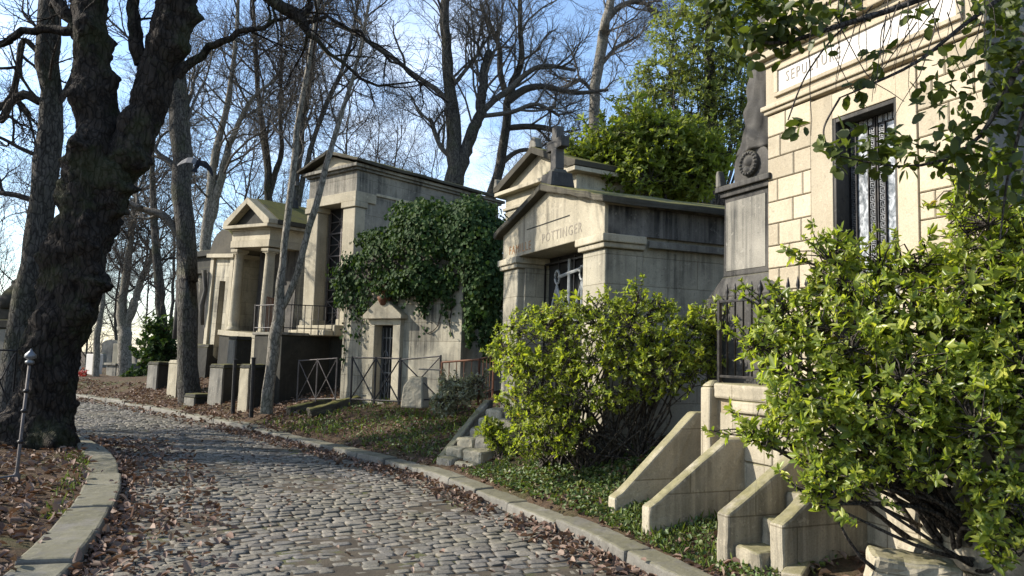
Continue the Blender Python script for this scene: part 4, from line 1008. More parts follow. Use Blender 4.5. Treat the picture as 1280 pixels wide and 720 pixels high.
# graves scattered beyond the bend
GV = [(88, 470, 38, .5, .9, 'white', 'small pale gravestone leftmost beyond the far bend'), (124, 474, 40, .4, .7, 'grey', 'little grey gravestone behind the far grey box grave'), (146, 478, 37, .7, 1.3, 'warm', 'tan upright gravestone left of the mossy trunk at the bend'),
      (163, 480, 36, .5, 1.0, 'grey', 'grey gravestone just right of the mossy trunk at the bend'), (176, 484, 34, .6, .8, 'warm', 'low tan gravestone before the far evergreen bush'), (136, 462, 46, 1.2, 1.8, 'grey', 'largest grey far gravestone standing behind the others')]
for i, (px, py, Y, w_, h_, mt, lb_) in enumerate(GV):
    p = at(px, py, Y); z0 = h1(p[0], p[1]); fr = Frame('gravestone', lb_, 'gravestone', p[:2], 60 + 9 * (i % 3), z0, 'gravestones beyond the far bend')
    mb = MB(); top = [(w_ / 2 * math.cos(a), z0 + h_ - .2 + .25 * math.sin(a)) for a in np.linspace(0, math.pi, 9)] if i % 2 else [(w_ / 2, z0 + h_), (-w_ / 2, z0 + h_)]
    mb.prism_y([(-w_ / 2, z0 + .1), (w_ / 2, z0 + .1)] + top, 0, .2); fr.part(mb, 'stele', mt, bevel=.015)
    mb = MB(); mb.box(-w_ * .65, w_ * .65, -.12, .32, z0 - .3, z0 + .15); fr.part(mb, 'base', mt, bevel=.015)

# --- left plot: finial post, chain, grave with dark cross behind the trunk
a = at(20, 600, 8.4); b = at(38, 446, 8.4); Lh = np.linalg.norm(b - a); t = thing('fence_post', 'slim pale iron post with a finial beside the gnarled trunk', 'post', a)
t.rotation_euler = (0, math.atan2(b[0] - a[0], b[2] - a[2]), 0)
mb = MB(); mb.lathe([(.04, -.06), (.04, .05), (.022, .08), (.018, .12), (.016, Lh - .08)], 0, 0, 12); mb.build('shaft', M['lattice'], t, smooth=True)
mb = MB(); mb.lathe([(.03, Lh - .085), (.045, Lh - .07), (.045, Lh - .05), (.02, Lh - .03), (.06, Lh - .01), (.055, Lh + .025), (.02, Lh + .06), (.004, Lh + .09)], 0, 0, 12); mb.build('finial', M['steel'], t, smooth=True)
for z in (.42, .76, .98):
    mb = MB(); mb.lathe([(.022, z * Lh / 1.36 - .02), (.034, z * Lh / 1.36), (.022, z * Lh / 1.36 + .02)], 0, 0, 12); mb.build('ring', M['iron'], t, smooth=True)
c = at(-25, 600, 8.0); mb = MB(); d = c - a; mb.tube([(0, 0, .05), d * .5 + (0, 0, .02), d + (0, 0, .16)], .012, 6)
o_ = mb.build('iron_bar', M['steel'], None); o_.location = a; tag(o_, 'thin grey bar running left from the foot of the finial post', 'iron bar')
p = at(6, 470, 13.2); fr = Frame('gravestone', 'grey tomb with a dark hooded top left of the gnarled trunk', 'gravestone', p[:2], 80, .05)
mb = MB(); mb.box(-.45, .2, 0, .5, -.1, 1.85); fr.part(mb, 'body', 'grey', bevel=.03)
mb = MB(); mb.box(-.5, .25, -.05, .55, 1.85, 2.0); mb.box(-.4, .15, .02, .48, 2.0, 2.2); fr.part(mb, 'cap', 'dark', bevel=.02)
mb = MB(); mb.lathe([(.28, 2.2), (.3, 2.35), (.22, 2.5), (.12, 2.62), (.13, 2.68), (.0, 2.78)], -.1, .25, 14); fr.part(mb, 'finial', 'dark', smooth=True)
xf = xfence('dark iron grave fence at the left edge behind the post', at(-60, 520, 11.2), at(14, 520, 11.6), 1.0, 2, 'iron', .014)

# ------------------------------------------------------------------ big gnarled plane tree
def burr_tube(path, rad, burls, M_, K_, amp, seed):
    P = dense(np.concatenate([np.array(path, float), np.array(rad, float)[:, None]], 1), .008)
    idx = np.linspace(0, len(P) - 1, M_).round().astype(int); C = P[idx, :3]; R_ = P[idx, 3]
    t = unit(np.gradient(C, axis=0)); a = unit(np.cross(t, np.array([0, 1.0, 0.05]))); b = np.cross(a, t)
    an = np.arange(K_) * 2 * math.pi / K_
    n = a[:, None] * np.cos(an)[None, :, None] + b[:, None] * np.sin(an)[None, :, None]
    V = C[:, None] + n * R_[:, None, None]
    V = V.reshape(-1, 3); n = n.reshape(-1, 3); Rr = np.repeat(R_, K_)
    disp = np.zeros(len(V))
    off = Vector((seed * 3.1, seed * 1.7, 0))
    for i, v in enumerate(V):
        w = Vector((v[0] * 2.2, v[1] * 2.2, v[2] * 1.5)) + off
        f = mnoise.fractal(w, .8, 2.1, 5)
        rg = 1 - abs(mnoise.noise(Vector((v[0] * 6, v[1] * 6, v[2] * 3.2)) + off)) * 2
        kn = abs(mnoise.noise(Vector((v[0] * 11, v[1] * 11, v[2] * 7)) + off * 2)); disp[i] = (f * .17 + rg * .06) * amp * Rr[i] ** .7 + (kn - .2) * .07 * amp * max(0, .35 + f)
    V = V + n * disp[:, None]
    for (c, s_, A) in burls:
        g_ = np.exp(-((V - np.array(c)) ** 2).sum(1) / (2 * s_ * s_))
        lump = np.array([1 + .5 * mnoise.noise(Vector(v * 9)) + .3 * mnoise.noise(Vector(v * 19)) for v in V])
        V = V + n * (A * 1.05 * g_ * lump)[:, None]
    i, j = np.meshgrid(np.arange(M_ - 1), np.arange(K_), indexing='ij'); i = i.ravel(); j = j.ravel(); j2 = (j + 1) % K_
    return V, np.stack([i * K_ + j, (i + 1) * K_ + j, (i + 1) * K_ + j2, i * K_ + j2], 1)
YT = 11.5
def tp(px, py, dy=0): return at(px, py, YT + dy)
S_ = YT / F
gn = thing('plane_tree', 'huge gnarled dark tree with burred forked trunk at the left kerb', 'tree', tp(60, 552)); B0 = tp(60, 552)
main = [(44, 575, 58), (47, 552, 54), (51, 530, 45), (58, 490, 38), (68, 440, 36), (82, 400, 40), (92, 350, 38), (104, 300, 38), (116, 250, 38), (123, 210, 36), (122, 165, 30), (118, 120, 28), (113, 60, 26), (110, 0, 24), (110, -60, 21), (116, -160, 17), (110, -280, 12), (100, -400, 8)]
burls = [(tp(120, 352, -.2), .14, .30), (tp(116, 388, -.2), .15, .26), (tp(152, 232, -.1), .16, .36), (tp(148, 262, -.15), .12, .26), (tp(138, 205, -.3), .12, .16), (tp(78, 285, -.15), .1, .14), (tp(85, 225, -.3), .09, .12), (tp(108, 270, -.4), .09, .1), (tp(56, 400, -.2), .11, .13), (tp(92, 205, -.1), .2, .16), (tp(95, 245, -.1), .2, .16), (tp(66, 320, -.05), .16, .22), (tp(62, 352, 0), .14, .18),
         (tp(104, 180, -.3), .16, .14), (tp(112, 300, -.4), .2, .1), (tp(140, 100, 0), .09, .14), (tp(98, 120, -.2), .12, .12), (tp(140, 55, 0), .1, .1), (tp(20, 540, -.1), .25, .2), (tp(84, 550, -.3), .2, .18), (tp(60, 555, -.6), .2, .2), (tp(70, 480, -.5), .15, .1), (tp(45, 440, -.3), .2, .12), (tp(105, 30, -.3), .13, .12)]
v, q = burr_tube([tp(x, y) - B0 for x, y, _ in main], [r * S_ * .76 for _, _, r in main], [(np.array(c) - B0, s_, A_) for c, s_, A_ in burls], 300, 110, 1.15, 1)
np_mesh('trunk', v, q, M['bark_dark'], gn, smooth=True)
limb = [(122, 250, 20), (140, 222, 27), (157, 195, 27), (172, 165, 25), (186, 130, 24), (198, 88, 25), (209, 45, 26), (220, 5, 26), (236, -50, 23), (258, -120, 18), (290, -200, 13), (330, -290, 8)]
bl = [(tp(178, 205, -.1), .15, .2), (tp(160, 150, -.2), .12, .1), (tp(222, 60, -.1), .13, .1), (tp(243, 20, 0), .09, .13), (tp(165, 185, -.3), .12, .1), (tp(190, 110, .1), .12, .08), (tp(150, 120, .1), .1, .08)]
v, q = burr_tube([tp(x, y) - B0 for x, y, _ in limb], [r * S_ * .84 for _, _, r in limb], [(np.array(c) - B0, s_, A_) for c, s_, A_ in bl], 200, 90, 1.1, 4)
np_mesh('limb', v, q, M['bark_dark'], gn, smooth=True)
rs = np.random.RandomState(12); tr, cr = TB(), TB()
def px_path(L, Y=YT): return [at(x, y, Y + (r[0] if r else 0)) - B0 for x, y, *r in [(p[0], p[1], *([p[3:]] if len(p) > 3 else [])) for p in L]], [p[2] * Y / F for p in L]
boughs = [[(122, 92, 8), (123, 60, 9), (122, 30, 9), (127, 0, 8), (135, -50, 6), (138, -120, 3)], [(178, 80, 10), (170, 50, 9), (165, 20, 8), (168, -30, 6), (160, -100, 3)],
          [(100, 60, 8), (88, 25, 9), (75, 5, 8), (60, -30, 6), (30, -80, 3)],
          [(222, 95, 7), (240, 76, 6), (262, 60, 5), (298, 43, 4), (330, 32, 3), (358, 26, 2), (400, 24, 1.2)],
          [(250, -100, 12), (280, -70, 9), (312, -30, 8), (335, -4, 8), (356, 12, 8), (374, 24, 9), (384, 38, 4.5), (396, 50, 3), (430, 80, 2.2), (470, 108, 1.8), (520, 102, 1)],
          [(374, 24, 6), (384, 8, 4), (392, -10, 3), (400, -60, 2)], [(380, 30, 3), (410, 24, 2.5), (450, 45, 2), (500, 84, 1.6), (560, 128, 1)],
          [(100, 40, 7), (70, 38, 6), (30, 40, 5), (-20, 60, 4), (-80, 40, 2)]]
P2 = dict(PRM); P2.update(n=(7, 5, 4), L=(1.1, .6, .35), r=(.022, .012, .008), levels=3, f0=(.25, .2, .2), seg=(6, 4, 3), k=(4, 3, 3), up=(.02, .02, 0))
for bgh in boughs:
    p_, r_ = px_path(bgh); q_, rr_ = smooth_path(p_, r_, 20); q_[1:-1] += rs.normal(0, .02, (18, 3)); cr.add(q_, rr_, 8); sprout(cr, q_, rr_, 0, P2, rs)
for pts, rad in (([tp(x, y) - B0 for x, y, _ in main[13:]], [r * S_ for *_, r in main[13:]]), ([tp(x, y) - B0 for x, y, _ in limb[7:]], [r * S_ for *_, r in limb[7:]])):
    q_, rr_ = smooth_path(pts, rad, 14); P3 = dict(PRM); P3.update(n=(9, 6, 5), levels=3, L=(3.6, 1.7, .9), r=(.1, .04, .018)); sprout(cr, q_, rr_, 0, P3, rs)
cr.mesh('crown', M['bark_dark'], gn)

# ------------------------------------------------------------------ bare trees
def pxs(L, Y): return [at(x, y, Y + (e[0] if e else 0)) for x, y, r, *e in L], [r * Y / F for x, y, r, *e in L]
BG = 'bare trees behind the tombs'
# slender trunk left of the gnarled tree
s = [(12, 560, 24), (16, 500, 20), (24, 440, 18), (36, 370, 16), (48, 300, 15), (57, 240, 15), (62, 170, 16), (61, 110, 14), (60, 50, 14), (62, 0, 13), (66, -80, 11), (70, -200, 8), (72, -320, 4)]
lb = [[(50, 128, 5), (30, 118, 6), (12, 130, 5), (2, 150, 5), (-10, 140, 4), (-40, 150, 2)], [(70, 135, 4), (85, 110, 4), (95, 85, 3.5), (108, 40, 2.5), (112, 0, 2)], [(55, 75, 3), (30, 50, 4), (22, 90, 4), (14, 120, 4), (-6, 140, 3)], [(40, 250, 3.5), (20, 244, 3.5), (-10, 240, 3), (-50, 235, 2)], [(48, 195, 3), (25, 185, 2.5), (0, 172, 2), (-30, 165, 2)]]
bare_tree('slender leaning grey trunk immediately left of the gnarled tree', at(12, 556, 12.6), [pxs(s, 12.6)], 'bark_grey', 'twig', 21, dict(n=(10, 5, 4, 3), L=(1.9, .9, .5, .3), r=(.035, .018, .01, .007), f0=(.4, .2, .2, .2)), limbs=[pxs(l, 12.6) for l in lb])
# straight trunk with the bird in front
s = [(238, 503, 14), (236, 480, 13), (235, 430, 12), (233, 350, 12), (230, 280, 12), (227, 200, 12), (222, 130, 12), (219, 60, 11), (214, 0, 10), (208, -80, 8), (204, -180, 5), (204, -260, 2)]
lb = [[(228, 300, 5), (205, 270, 5), (180, 262, 4), (150, 250, 3), (120, 255, 2)], [(228, 235, 4), (214, 205, 4), (196, 190, 3), (180, 160, 2)]]
bare_tree('slender straight grey trunk rising behind the road bend', gpt(238, 503), [pxs(s, 19.6)], 'bark_grey', 'twigpale', 22, dict(n=(12, 7, 6, 5), L=(3.0, 1.4, .8, .4), r=(.06, .025, .014, .01), f0=(.45, .2, .2, .2)), limbs=[pxs(l, 19.6) for l in lb])
# forked young tree
s1 = [(333, 517, 11), (335, 490, 10), (341, 440, 10), (347, 400, 11), (350, 378, 9), (353, 330, 6.5), (358, 280, 6), (365, 220, 5.5), (372, 160, 5), (382, 100, 4.5), (391, 50, 4), (398, 0, 3.5), (402, -60, 2.5), (406, -120, 1.5)]
s2 = [(348, 392, 6), (358, 376, 6), (372, 340, 6), (386, 285, 6), (396, 255, 6), (408, 205, 5.5), (420, 165, 5), (434, 120, 4), (446, 80, 3.5), (456, 30, 3), (466, -20, 2), (470, -70, 1.5)]
bare_tree('pale forked young tree in front of the tall grille tomb', gpt(333, 517), [pxs([(e[0], e[1], e[2] * .7) for e in s1], 15.9), pxs([(e[0], e[1], e[2] * .68) for e in s2], 15.9)], 'bark_tan', 'twigpale', 23, dict(n=(11, 6, 4, 3), L=(1.5, .8, .45, .3), r=(.025, .013, .009, .007), f0=(.5, .2, .2, .2), ang=(.5, .55, .6, .6), up=(.1, .08, .05, .03)))
# trees behind the tall tomb
s = [(562, 255, 15), (568, 225, 14), (568, 190, 12), (566, 150, 11), (561, 110, 9), (558, 60, 8), (556, 10, 7), (558, -60, 5), (560, -160, 2)]
s2 = [(570, 225, 10), (580, 195, 10), (592, 165, 9), (600, 140, 8), (604, 100, 7), (610, 68, 6), (612, 62, 3)]
lb = [[(564, 130, 4), (545, 112, 3.5), (520, 95, 3), (480, 65, 2.5), (440, 40, 2), (400, 25, 1.5)], [(564, 110, 3), (580, 90, 2.5), (596, 70, 2), (605, 50, 1.2)], [(600, 142, 5), (618, 125, 4), (636, 112, 4), (658, 92, 3.5), (680, 82, 3), (720, 88, 2)], [(603, 145, 3), (640, 140, 3), (670, 130, 2.5), (700, 145, 2)], [(568, 200, 3), (556, 190, 3), (548, 178, 3), (540, 155, 3), (538, 148, 2)]]
bare_tree('twin stemmed bare tree behind the mossy roof of the tall tomb', at(562, 300, 27), [pxs([(e[0], e[1], e[2] * 0.85, *e[3:]) for e in s], 27), pxs([(e[0], e[1], e[2] * 0.85, *e[3:]) for e in s2], 27)], 'bark_grey', 'twigpale', 24, dict(n=(11, 7, 5, 5), L=(3.6, 1.8, 1.0, .55), r=(.05, .022, .010, .0062), f0=(.3, .2, .2, .2)), limbs=[pxs(l, 27) for l in lb], group=None)
s = [(612, 250, 10), (622, 220, 9), (628, 190, 8), (632, 160, 8), (634, 130, 7), (642, 105, 7), (650, 85, 6), (652, 60, 5), (650, 20, 4), (650, -40, 3), (650, -100, 2)]
lb = [[(636, 125, 6), (655, 112, 5), (680, 108, 4), (720, 116, 3), (760, 112, 2)], [(634, 160, 4), (660, 158, 4), (690, 162, 3.5), (710, 175, 2)], [(633, 120, 4), (625, 90, 4), (624, 60, 3.5), (612, 30, 3), (600, 5, 2)], [(626, 205, 4), (645, 190, 3), (665, 188, 2.5), (690, 200, 1.5)]]
bare_tree('dark leaning bare tree left of the stone cross', at(606, 300, 29), [pxs([(e[0], e[1], e[2] * 0.75, *e[3:]) for e in s], 29)], 'bark_grey', 'twigpale', 25, dict(n=(11, 7, 5, 5), L=(3.6, 1.8, 1.0, .55), r=(.05, .022, .010, .0062), f0=(.4, .2, .2, .2)), limbs=[pxs(l, 29) for l in lb])
s = [(742, 250, 9), (742, 150, 8.5), (744, 110, 8), (750, 70, 8), (754, 40, 8), (760, 15, 7), (768, -20, 6), (775, -80, 4), (780, -140, 2)]
lb = [[(758, 25, 5), (775, 8, 4), (800, 2, 3), (820, 15, 2)], [(748, 85, 3), (770, 60, 2.5), (790, 50, 2)], [(745, 120, 2.5), (725, 100, 2.5), (705, 110, 2)]]
bare_tree('single grey trunk between the stone cross and the feathery green tree', at(742, 300, 33), [pxs([(e[0], e[1], e[2] * 0.85, *e[3:]) for e in s], 33)], 'bark_tan', 'twigpale', 26, dict(n=(12, 8, 6, 5), L=(3.4, 1.7, .9, .5), r=(.05, .022, .012, .008), f0=(.35, .2, .2, .2)), limbs=[pxs(l, 33) for l in lb])
# pale trees between straight trunk and temple
s1 = [(252, 440, 11), (256, 330, 11), (262, 250, 9), (270, 190, 8), (282, 140, 6), (290, 90, 5), (296, 30, 4), (300, -40, 2)]
s2 = [(258, 300, 8), (272, 240, 8), (284, 190, 7), (300, 150, 5), (318, 120, 4), (345, 100, 2)]
bare_tree('pale twin stemmed tree behind the straight trunk', at(252, 440, 27), [pxs([(e[0], e[1], e[2] * 0.62, *e[3:]) for e in s1], 27), pxs([(e[0], e[1], e[2] * 0.62, *e[3:]) for e in s2], 27)], 'bark_tan', 'twigpale', 27, dict(n=(13, 8, 6, 5), L=(3.2, 1.7, .9, .5), r=(.045, .02, .010, .0062), f0=(.3, .2, .2, .2), ang=(.9, .7, .65, .6)))
s1 = [(338, 350, 9), (336, 260, 8), (334, 200, 8), (330, 170, 7), (322, 110, 5), (318, 40, 4), (316, -40, 2)]
s2 = [(336, 250, 5), (346, 210, 6), (352, 190, 5), (350, 140, 4), (352, 70, 3), (350, 0, 2)]
bare_tree('grey twin stemmed tree rising behind the temple cross', at(338, 350, 29), [pxs([(e[0], e[1], e[2] * 0.6, *e[3:]) for e in s1], 29), pxs([(e[0], e[1], e[2] * 0.6, *e[3:]) for e in s2], 29)], 'bark_grey', 'twig', 28, dict(n=(13, 8, 6, 5), L=(3.2, 1.7, .9, .5), r=(.045, .02, .010, .0062), f0=(.3, .2, .2, .2)))
s1 = [(372, 330, 7), (370, 240, 7), (376, 170, 6), (388, 100, 5), (395, 40, 4), (398, -30, 2)]; s2 = [(372, 260, 6), (384, 200, 5), (404, 140, 5), (430, 80, 4), (445, 20, 3), (452, -40, 2)]
bare_tree('leaning bare tree just left of the tall tomb gable', at(372, 330, 26), [pxs([(e[0], e[1], e[2] * 0.62, *e[3:]) for e in s1], 26), pxs([(e[0], e[1], e[2] * 0.62, *e[3:]) for e in s2], 26)], 'bark_grey', 'twig', 29, dict(n=(14, 8, 6, 5), L=(3.0, 1.6, .9, .5), r=(.04, .02, .010, .0062), f0=(.25, .2, .2, .2)))
s1 = [(155, 470, 9), (156, 440, 8), (156, 405, 8), (152, 385, 6), (158, 350, 5), (162, 310, 4), (168, 260, 3), (172, 200, 2)]; s2 = [(156, 408, 6), (168, 380, 5), (176, 350, 4), (190, 320, 3), (196, 280, 2)]
bare_tree('small bare tree with mossy trunk beyond the road bend', at(155, 474, 33), [pxs(s1, 33), pxs(s2, 33)], 'bark_tan', 'twig', 30, dict(n=(12, 8, 6, 5), L=(3.0, 1.6, .9, .5), r=(.05, .024, .014, .009), f0=(.3, .2, .2, .2), ang=(.9, .8, .7, .6)))
s1 = [(119, 490, 5), (121, 440, 4), (123, 405, 4), (128, 380, 3), (130, 330, 2), (134, 280, 1.5)]
bare_tree('thin pale sapling beside the far stele', at(119, 492, 32), [pxs(s1, 32)], 'bark_tan', 'twig', 31, dict(n=(8, 6, 4, 3), L=(1.8, 1.0, .6, .4), r=(.03, .02, .014, .011), f0=(.45, .2, .2, .2)))
s1 = [(200, 480, 8), (202, 430, 7), (200, 380, 6), (196, 320, 5), (192, 260, 4), (190, 190, 3), (188, 120, 2)]
bare_tree('dark bare tree behind the sunlit pale pier', at(200, 478, 31), [pxs(s1, 31)], 'bark_grey', 'twig', 32, dict(n=(14, 8, 5, 4), L=(2.6, 1.5, .9, .5), r=(.04, .022, .012, .008), f0=(.15, .2, .2, .2)))
# generic background trees, copies of three prototypes
def proto_tree(seed, Ht, label, r0=.15, sp=1.0, n4=4, lv=4):
    rs = np.random.RandomState(seed); t = thing('bare_tree', label, 'tree', (0, 0, 0), 0, BG); tr, cr = TB(), TB()
    n = 18; z = np.linspace(0, Ht, n); pth = np.stack([np.cumsum(rs.normal(0, .07, n)), np.cumsum(rs.normal(0, .07, n)), z], 1); rad = np.linspace(r0, .02, n) ** 1.0
    tr.add(pth, rad, 9); P = dict(PRM); P.update(n=(16, 8, 6, 5), L=(Ht * .33 * sp, Ht * .16, Ht * .085, Ht * .055), r=(.05, .024, .012, .007), f0=(.25, .2, .2, .2), ang=(.8, .7, .65, .6), Lfall=.5, levels=lv)
    sprout(cr, pth, rad, 0, P, rs); tr.mesh('trunk', M['bark_grey'], t); cr.mesh('crown', M['twig'], t); return t
lab = 'grey bare tree with fine twigs standing among others behind the tombs'
PT = [proto_tree(61, 15, lab), proto_tree(62, 17, lab), proto_tree(63, 13, lab)]
spots = [(-20, 46, 0), (20, 52, 1), (88, 58, 2), (215, 47, 1), (305, 44, 2), (420, 43, 1), (455, 48, 0), (490, 44, 2), (530, 50, 0), (665, 46, 1), (705, 44, 0), (800, 54, 1), (345, 56, 1), (108, 62, 0), (150, 58, 2), (178, 66, 1), (128, 75, 2)]
for i, (px, Y, k) in enumerate(spots):
    o = PT[k] if i in (0, 1, 2) else copy_tree(PT[k])
    p = at(px, 440, Y); o.location = (p[0], Y, h1(p[0], Y) - .2); o.rotation_euler = (0, 0, i * 1.9); sc = .85 + .3 * ((i * 37) % 10) / 10; o.scale = (sc, sc, sc)
# unseen trees placed and sized left of the frame to dapple the road
ST = proto_tree(64, 7.2, 'unseen bare tree placed left of the frame to shade the road', .16, 1.0, 4, 4); ST['group'] = 'unseen shade trees left of the frame'
for i, (x, y) in enumerate([(-9.4, 4.3), (-10.8, 11.8), (-13, 14.5)]):
    o = ST if i == 0 else copy_tree(ST); o.location = (x, y, h1(x, y) - .1); o.rotation_euler = (0, 0, i * 1.3 + .4)

# ------------------------------------------------------------------ evergreen shrubs
def bush(name, label, cat, base_pts, blobs, L, m, mat, seed, density, width=.36, stemr=.02, twig='twig', upbias=.35, extra=None, n_stem=3, group=None, shoots=0):
    """blobs: (centre, rx, ry, rz) in world space"""
    rs = np.random.RandomState(seed); b0 = np.array(base_pts[0], float)
    t = thing(name, label, cat, b0, 0, group); tb = TB(); CC, AX = [], []
    sk = []
    for (c, rx, ry, rz) in blobs:
        c = np.array(c)
        for _ in range(n_stem):
            b = np.array(base_pts[rs.randint(len(base_pts))]) + rs.normal(0, .05, 3) * (1, 1, 0)
            e = c + rs.uniform(-.6, .6, 3) * (rx, ry, rz); mid = (b + e) / 2 + rs.normal(0, .1, 3) * np.linalg.norm(e - b) * .7 + np.array([0, 0, .08])
            q, r_ = smooth_path([b - b0, mid - b0, e - b0], [stemr * rs.uniform(.6, 1.2), stemr * .6, stemr * .25], 12); tb.add(q, r_, 6); sk.append(q[4:])
        n = int(density * (rx * ry + ry * rz + rx * rz))
        d = unit(rs.normal(0, 1, (n, 3))); rr_ = rs.uniform(.25, 1, n) ** .45
        lump = 1 + .22 * np.sin(d[:, 0] * 7 + seed) * np.sin(d[:, 2] * 6 + seed * 2) + rs.normal(0, .07, n)
        C = c + d * (rr_ * lump)[:, None] * (rx, ry, rz)
        CC.append(C); AX.append(unit(d * .6 + np.array([-.35, -.1, upbias + .1]) + rs.normal(0, .38, (n, 3))))
    for (c, rx, ry, rz) in (blobs if shoots else []):      # long shoots breaking the outline
        for _ in range(shoots):
            d = unit(rs.normal(0, 1, 3) * (1, 1, .5) + np.array([0, 0, .75])); p0 = np.array(c) + d * (rx, ry, rz) * .75; Ls = L * rs.uniform(2.0, 5.0)
            q_, r_ = walk(p0, d, Ls, .005, .002, 6, .12, .08, rs); tb.add(q_ - b0, r_, 4)
            CC.append(q_[2:]); AX.append(unit(np.gradient(q_, axis=0)[2:] + rs.normal(0, .1, (4, 3))))
    C = np.concatenate(CC); A = np.concatenate(AX)
    keep = np.array([c[2] > h1(c[0], c[1]) + .03 for c in C]) if len(C) < 6000 else H(C[:, 0], C[:, 1]) < C[:, 2] - .03
    C, A = C[keep], A[keep]
    sk = np.concatenate(sk)
    for c in C[::2]:
        p = c - b0; d2 = ((sk - p) ** 2).sum(1) + rs.rand(len(sk)) * .02; j = d2.argmin()
        mid = (p + sk[j]) / 2 + rs.normal(0, .03, 3); tb.add(np.array([sk[j], mid, p]), np.array([.007, .005, .003]) * (stemr / .02) ** .5, 3)
    tb.mesh('stems', M[twig], t)
    v, q = rosettes(C - b0, A, m, L * np.clip(rs.lognormal(-.05, .28, len(C)), .5, 1.7), rs, open_=(.4, 1.4), width=width); np_mesh('foliage', v, q, M[mat], t)
    if extra:
        i = rs.choice(len(C), extra[0], replace=False); v, q = rosettes(C[i] - b0 + A[i] * L * .4, A[i], 4, L, rs, width=width * 1.2); np_mesh('yellow_leaves', v, q, M[extra[1]], t)
    return t
# big shrub at the right
bl = []
for (px, py, Y, r, sx, sz) in [(1000, 455, 4.9, .26, 1.3, .8), (1075, 420, 4.8, .36, 1.1, .85), (1160, 405, 4.7, .40, 1.1, .85), (1245, 400, 4.5, .38, 1.1, .9), (1045, 340, 4.9, .17, 1, 1), (990, 395, 5.0, .16, 1.3, .8), (1130, 340, 4.8, .2, 1.3, .7), (1230, 320, 4.6, .28, 1, 1.1), (1290, 330, 4.5, .3, 1, 1.3),
     (960, 545, 4.9, .15, 1.3, .6), (1030, 525, 4.7, .3, 1.2, .8), (1110, 510, 4.6, .36, 1.1, .8), (1200, 500, 4.45, .36, 1.2, .8), (1285, 490, 4.35, .35, 1, 1), (1055, 600, 4.55, .17, 1.4, .55), (1135, 585, 4.5, .17, 1.3, .7), (1240, 610, 4.3, .16, 1, 1), (1215, 250, 4.75, .16, .8, 1.3), (1025, 625, 4.5, .09, 1.2, .6), (1290, 650, 4.3, .14, 1, 1), (1245, 690, 4.25, .1, 1.2, .8), (940, 430, 5.0, .08, 1.2, .8)]:
    bl.append((at(px, py, Y), r * sx, r, r * sz))
bs = [gpt(1195, 712), gpt(1230, 716), gpt(1265, 705), gpt(1240, 690), gpt(1285, 715)]
bush('evergreen_shrub', 'large glossy yellow green shrub filling the lower right corner', 'shrub', bs, bl, .055, 7, 'leaf_near', 41, 800, .42, .022, extra=(16, 'leaf_yellow'), n_stem=5, shoots=13)
# shrub in the middle
bl = []
for (px, py, Y, r, sx, sz) in [(670, 425, 8.6, .5, 1, .8), (735, 415, 8.3, .6, 1, .75), (800, 420, 8.1, .6, 1, .75), (850, 425, 8.1, .5, 1, .75), (800, 385, 8.2, .3, 1, .8), (640, 440, 8.8, .28, 1, .7), (680, 470, 8.5, .5, 1, .7), (760, 465, 8.2, .6, 1, .6), (840, 455, 8.0, .5, 1, .6), (700, 530, 8.3, .35, 1.1, .8), (660, 505, 8.7, .3, 1, .8), (660, 545, 8.5, .25, 1, .8), (690, 395, 8.6, .2, 1, .8), (760, 385, 8.3, .22, 1.2, .8), (885, 400, 8.1, .22, 1, .7)]:
    bl.append((at(px, py + 8, Y), r * sx, r * .8, r * sz))
bs = [gpt(700, 585), gpt(730, 590), gpt(750, 585), gpt(770, 580), gpt(680, 585), gpt(800, 575)]
bush('evergreen_shrub', 'rounded yellow green shrub in front of the family tomb', 'shrub', bs, bl, .048, 7, 'leaf_mid', 42, 560, .44, .016, extra=(16, 'leaf_yellow'), n_stem=7, shoots=18)
# bright evergreen behind the family tomb's roof, feathery tree beyond
bl = [(at(px, py, Y), r, r, r * sz) for (px, py, Y, r, sz) in [(770, 195, 16, .85, .8), (830, 185, 16, .95, .75), (880, 205, 16, .6, .8), (740, 215, 16, .5, .9), (800, 165, 16.2, .5, .8), (860, 225, 15.8, .7, .8), (790, 230, 15.8, .9, .8), (720, 235, 16, .35, .8)]]
bush('evergreen_shrub', 'dense bright green bush above the roof of the family tomb', 'shrub', [np.array((2.6, 16, h1(2.6, 16))), np.array((3.2, 16.2, h1(3.2, 16.2)))], bl, .13, 7, 'leaf_top', 43, 330, .42, .05, shoots=22)
bl = [(at(px, py, Y), r, r, r * sz) for (px, py, Y, r, sz) in [(850, 40, 24, 1.1, .7), (885, 10, 24, 1.1, .7), (830, 95, 24, 1.2, .55), (880, 80, 24, 1.3, .6), (930, 70, 24, 1.2, .6), (915, 120, 24, 1.2, .6), (860, 130, 24, 1.5, .5), (800, 130, 24, .8, .5), (940, 150, 24, 1.1, .6), (900, 180, 24, 1.3, .5), (850, 170, 24, 1.3, .4), (905, -30, 24, 1.2, .8), (860, -60, 24, 1.2, 1), (960, 20, 24, 1.2, .7)]]
ft = bush('leafy_tree', 'tall feathery pale green tree behind the dense bright bush', 'tree', [at(888, 300, 24.3)], bl, .13, 6, 'leaf_feather', 44, 150, .32, .035, 'twig', .1, None, 3, shoots=8)
q_, r_ = smooth_path([at(x, y, 24.2) - at(888, 300, 24.3) for x, y in ((888, 310), (889, 200), (888, 120), (886, 40), (884, -60))], [.26, .24, .2, .13, .04], 20)
tb = TB(); tb.add(q_, r_, 10); tb.mesh('trunk', M['bark_grey'], ft)
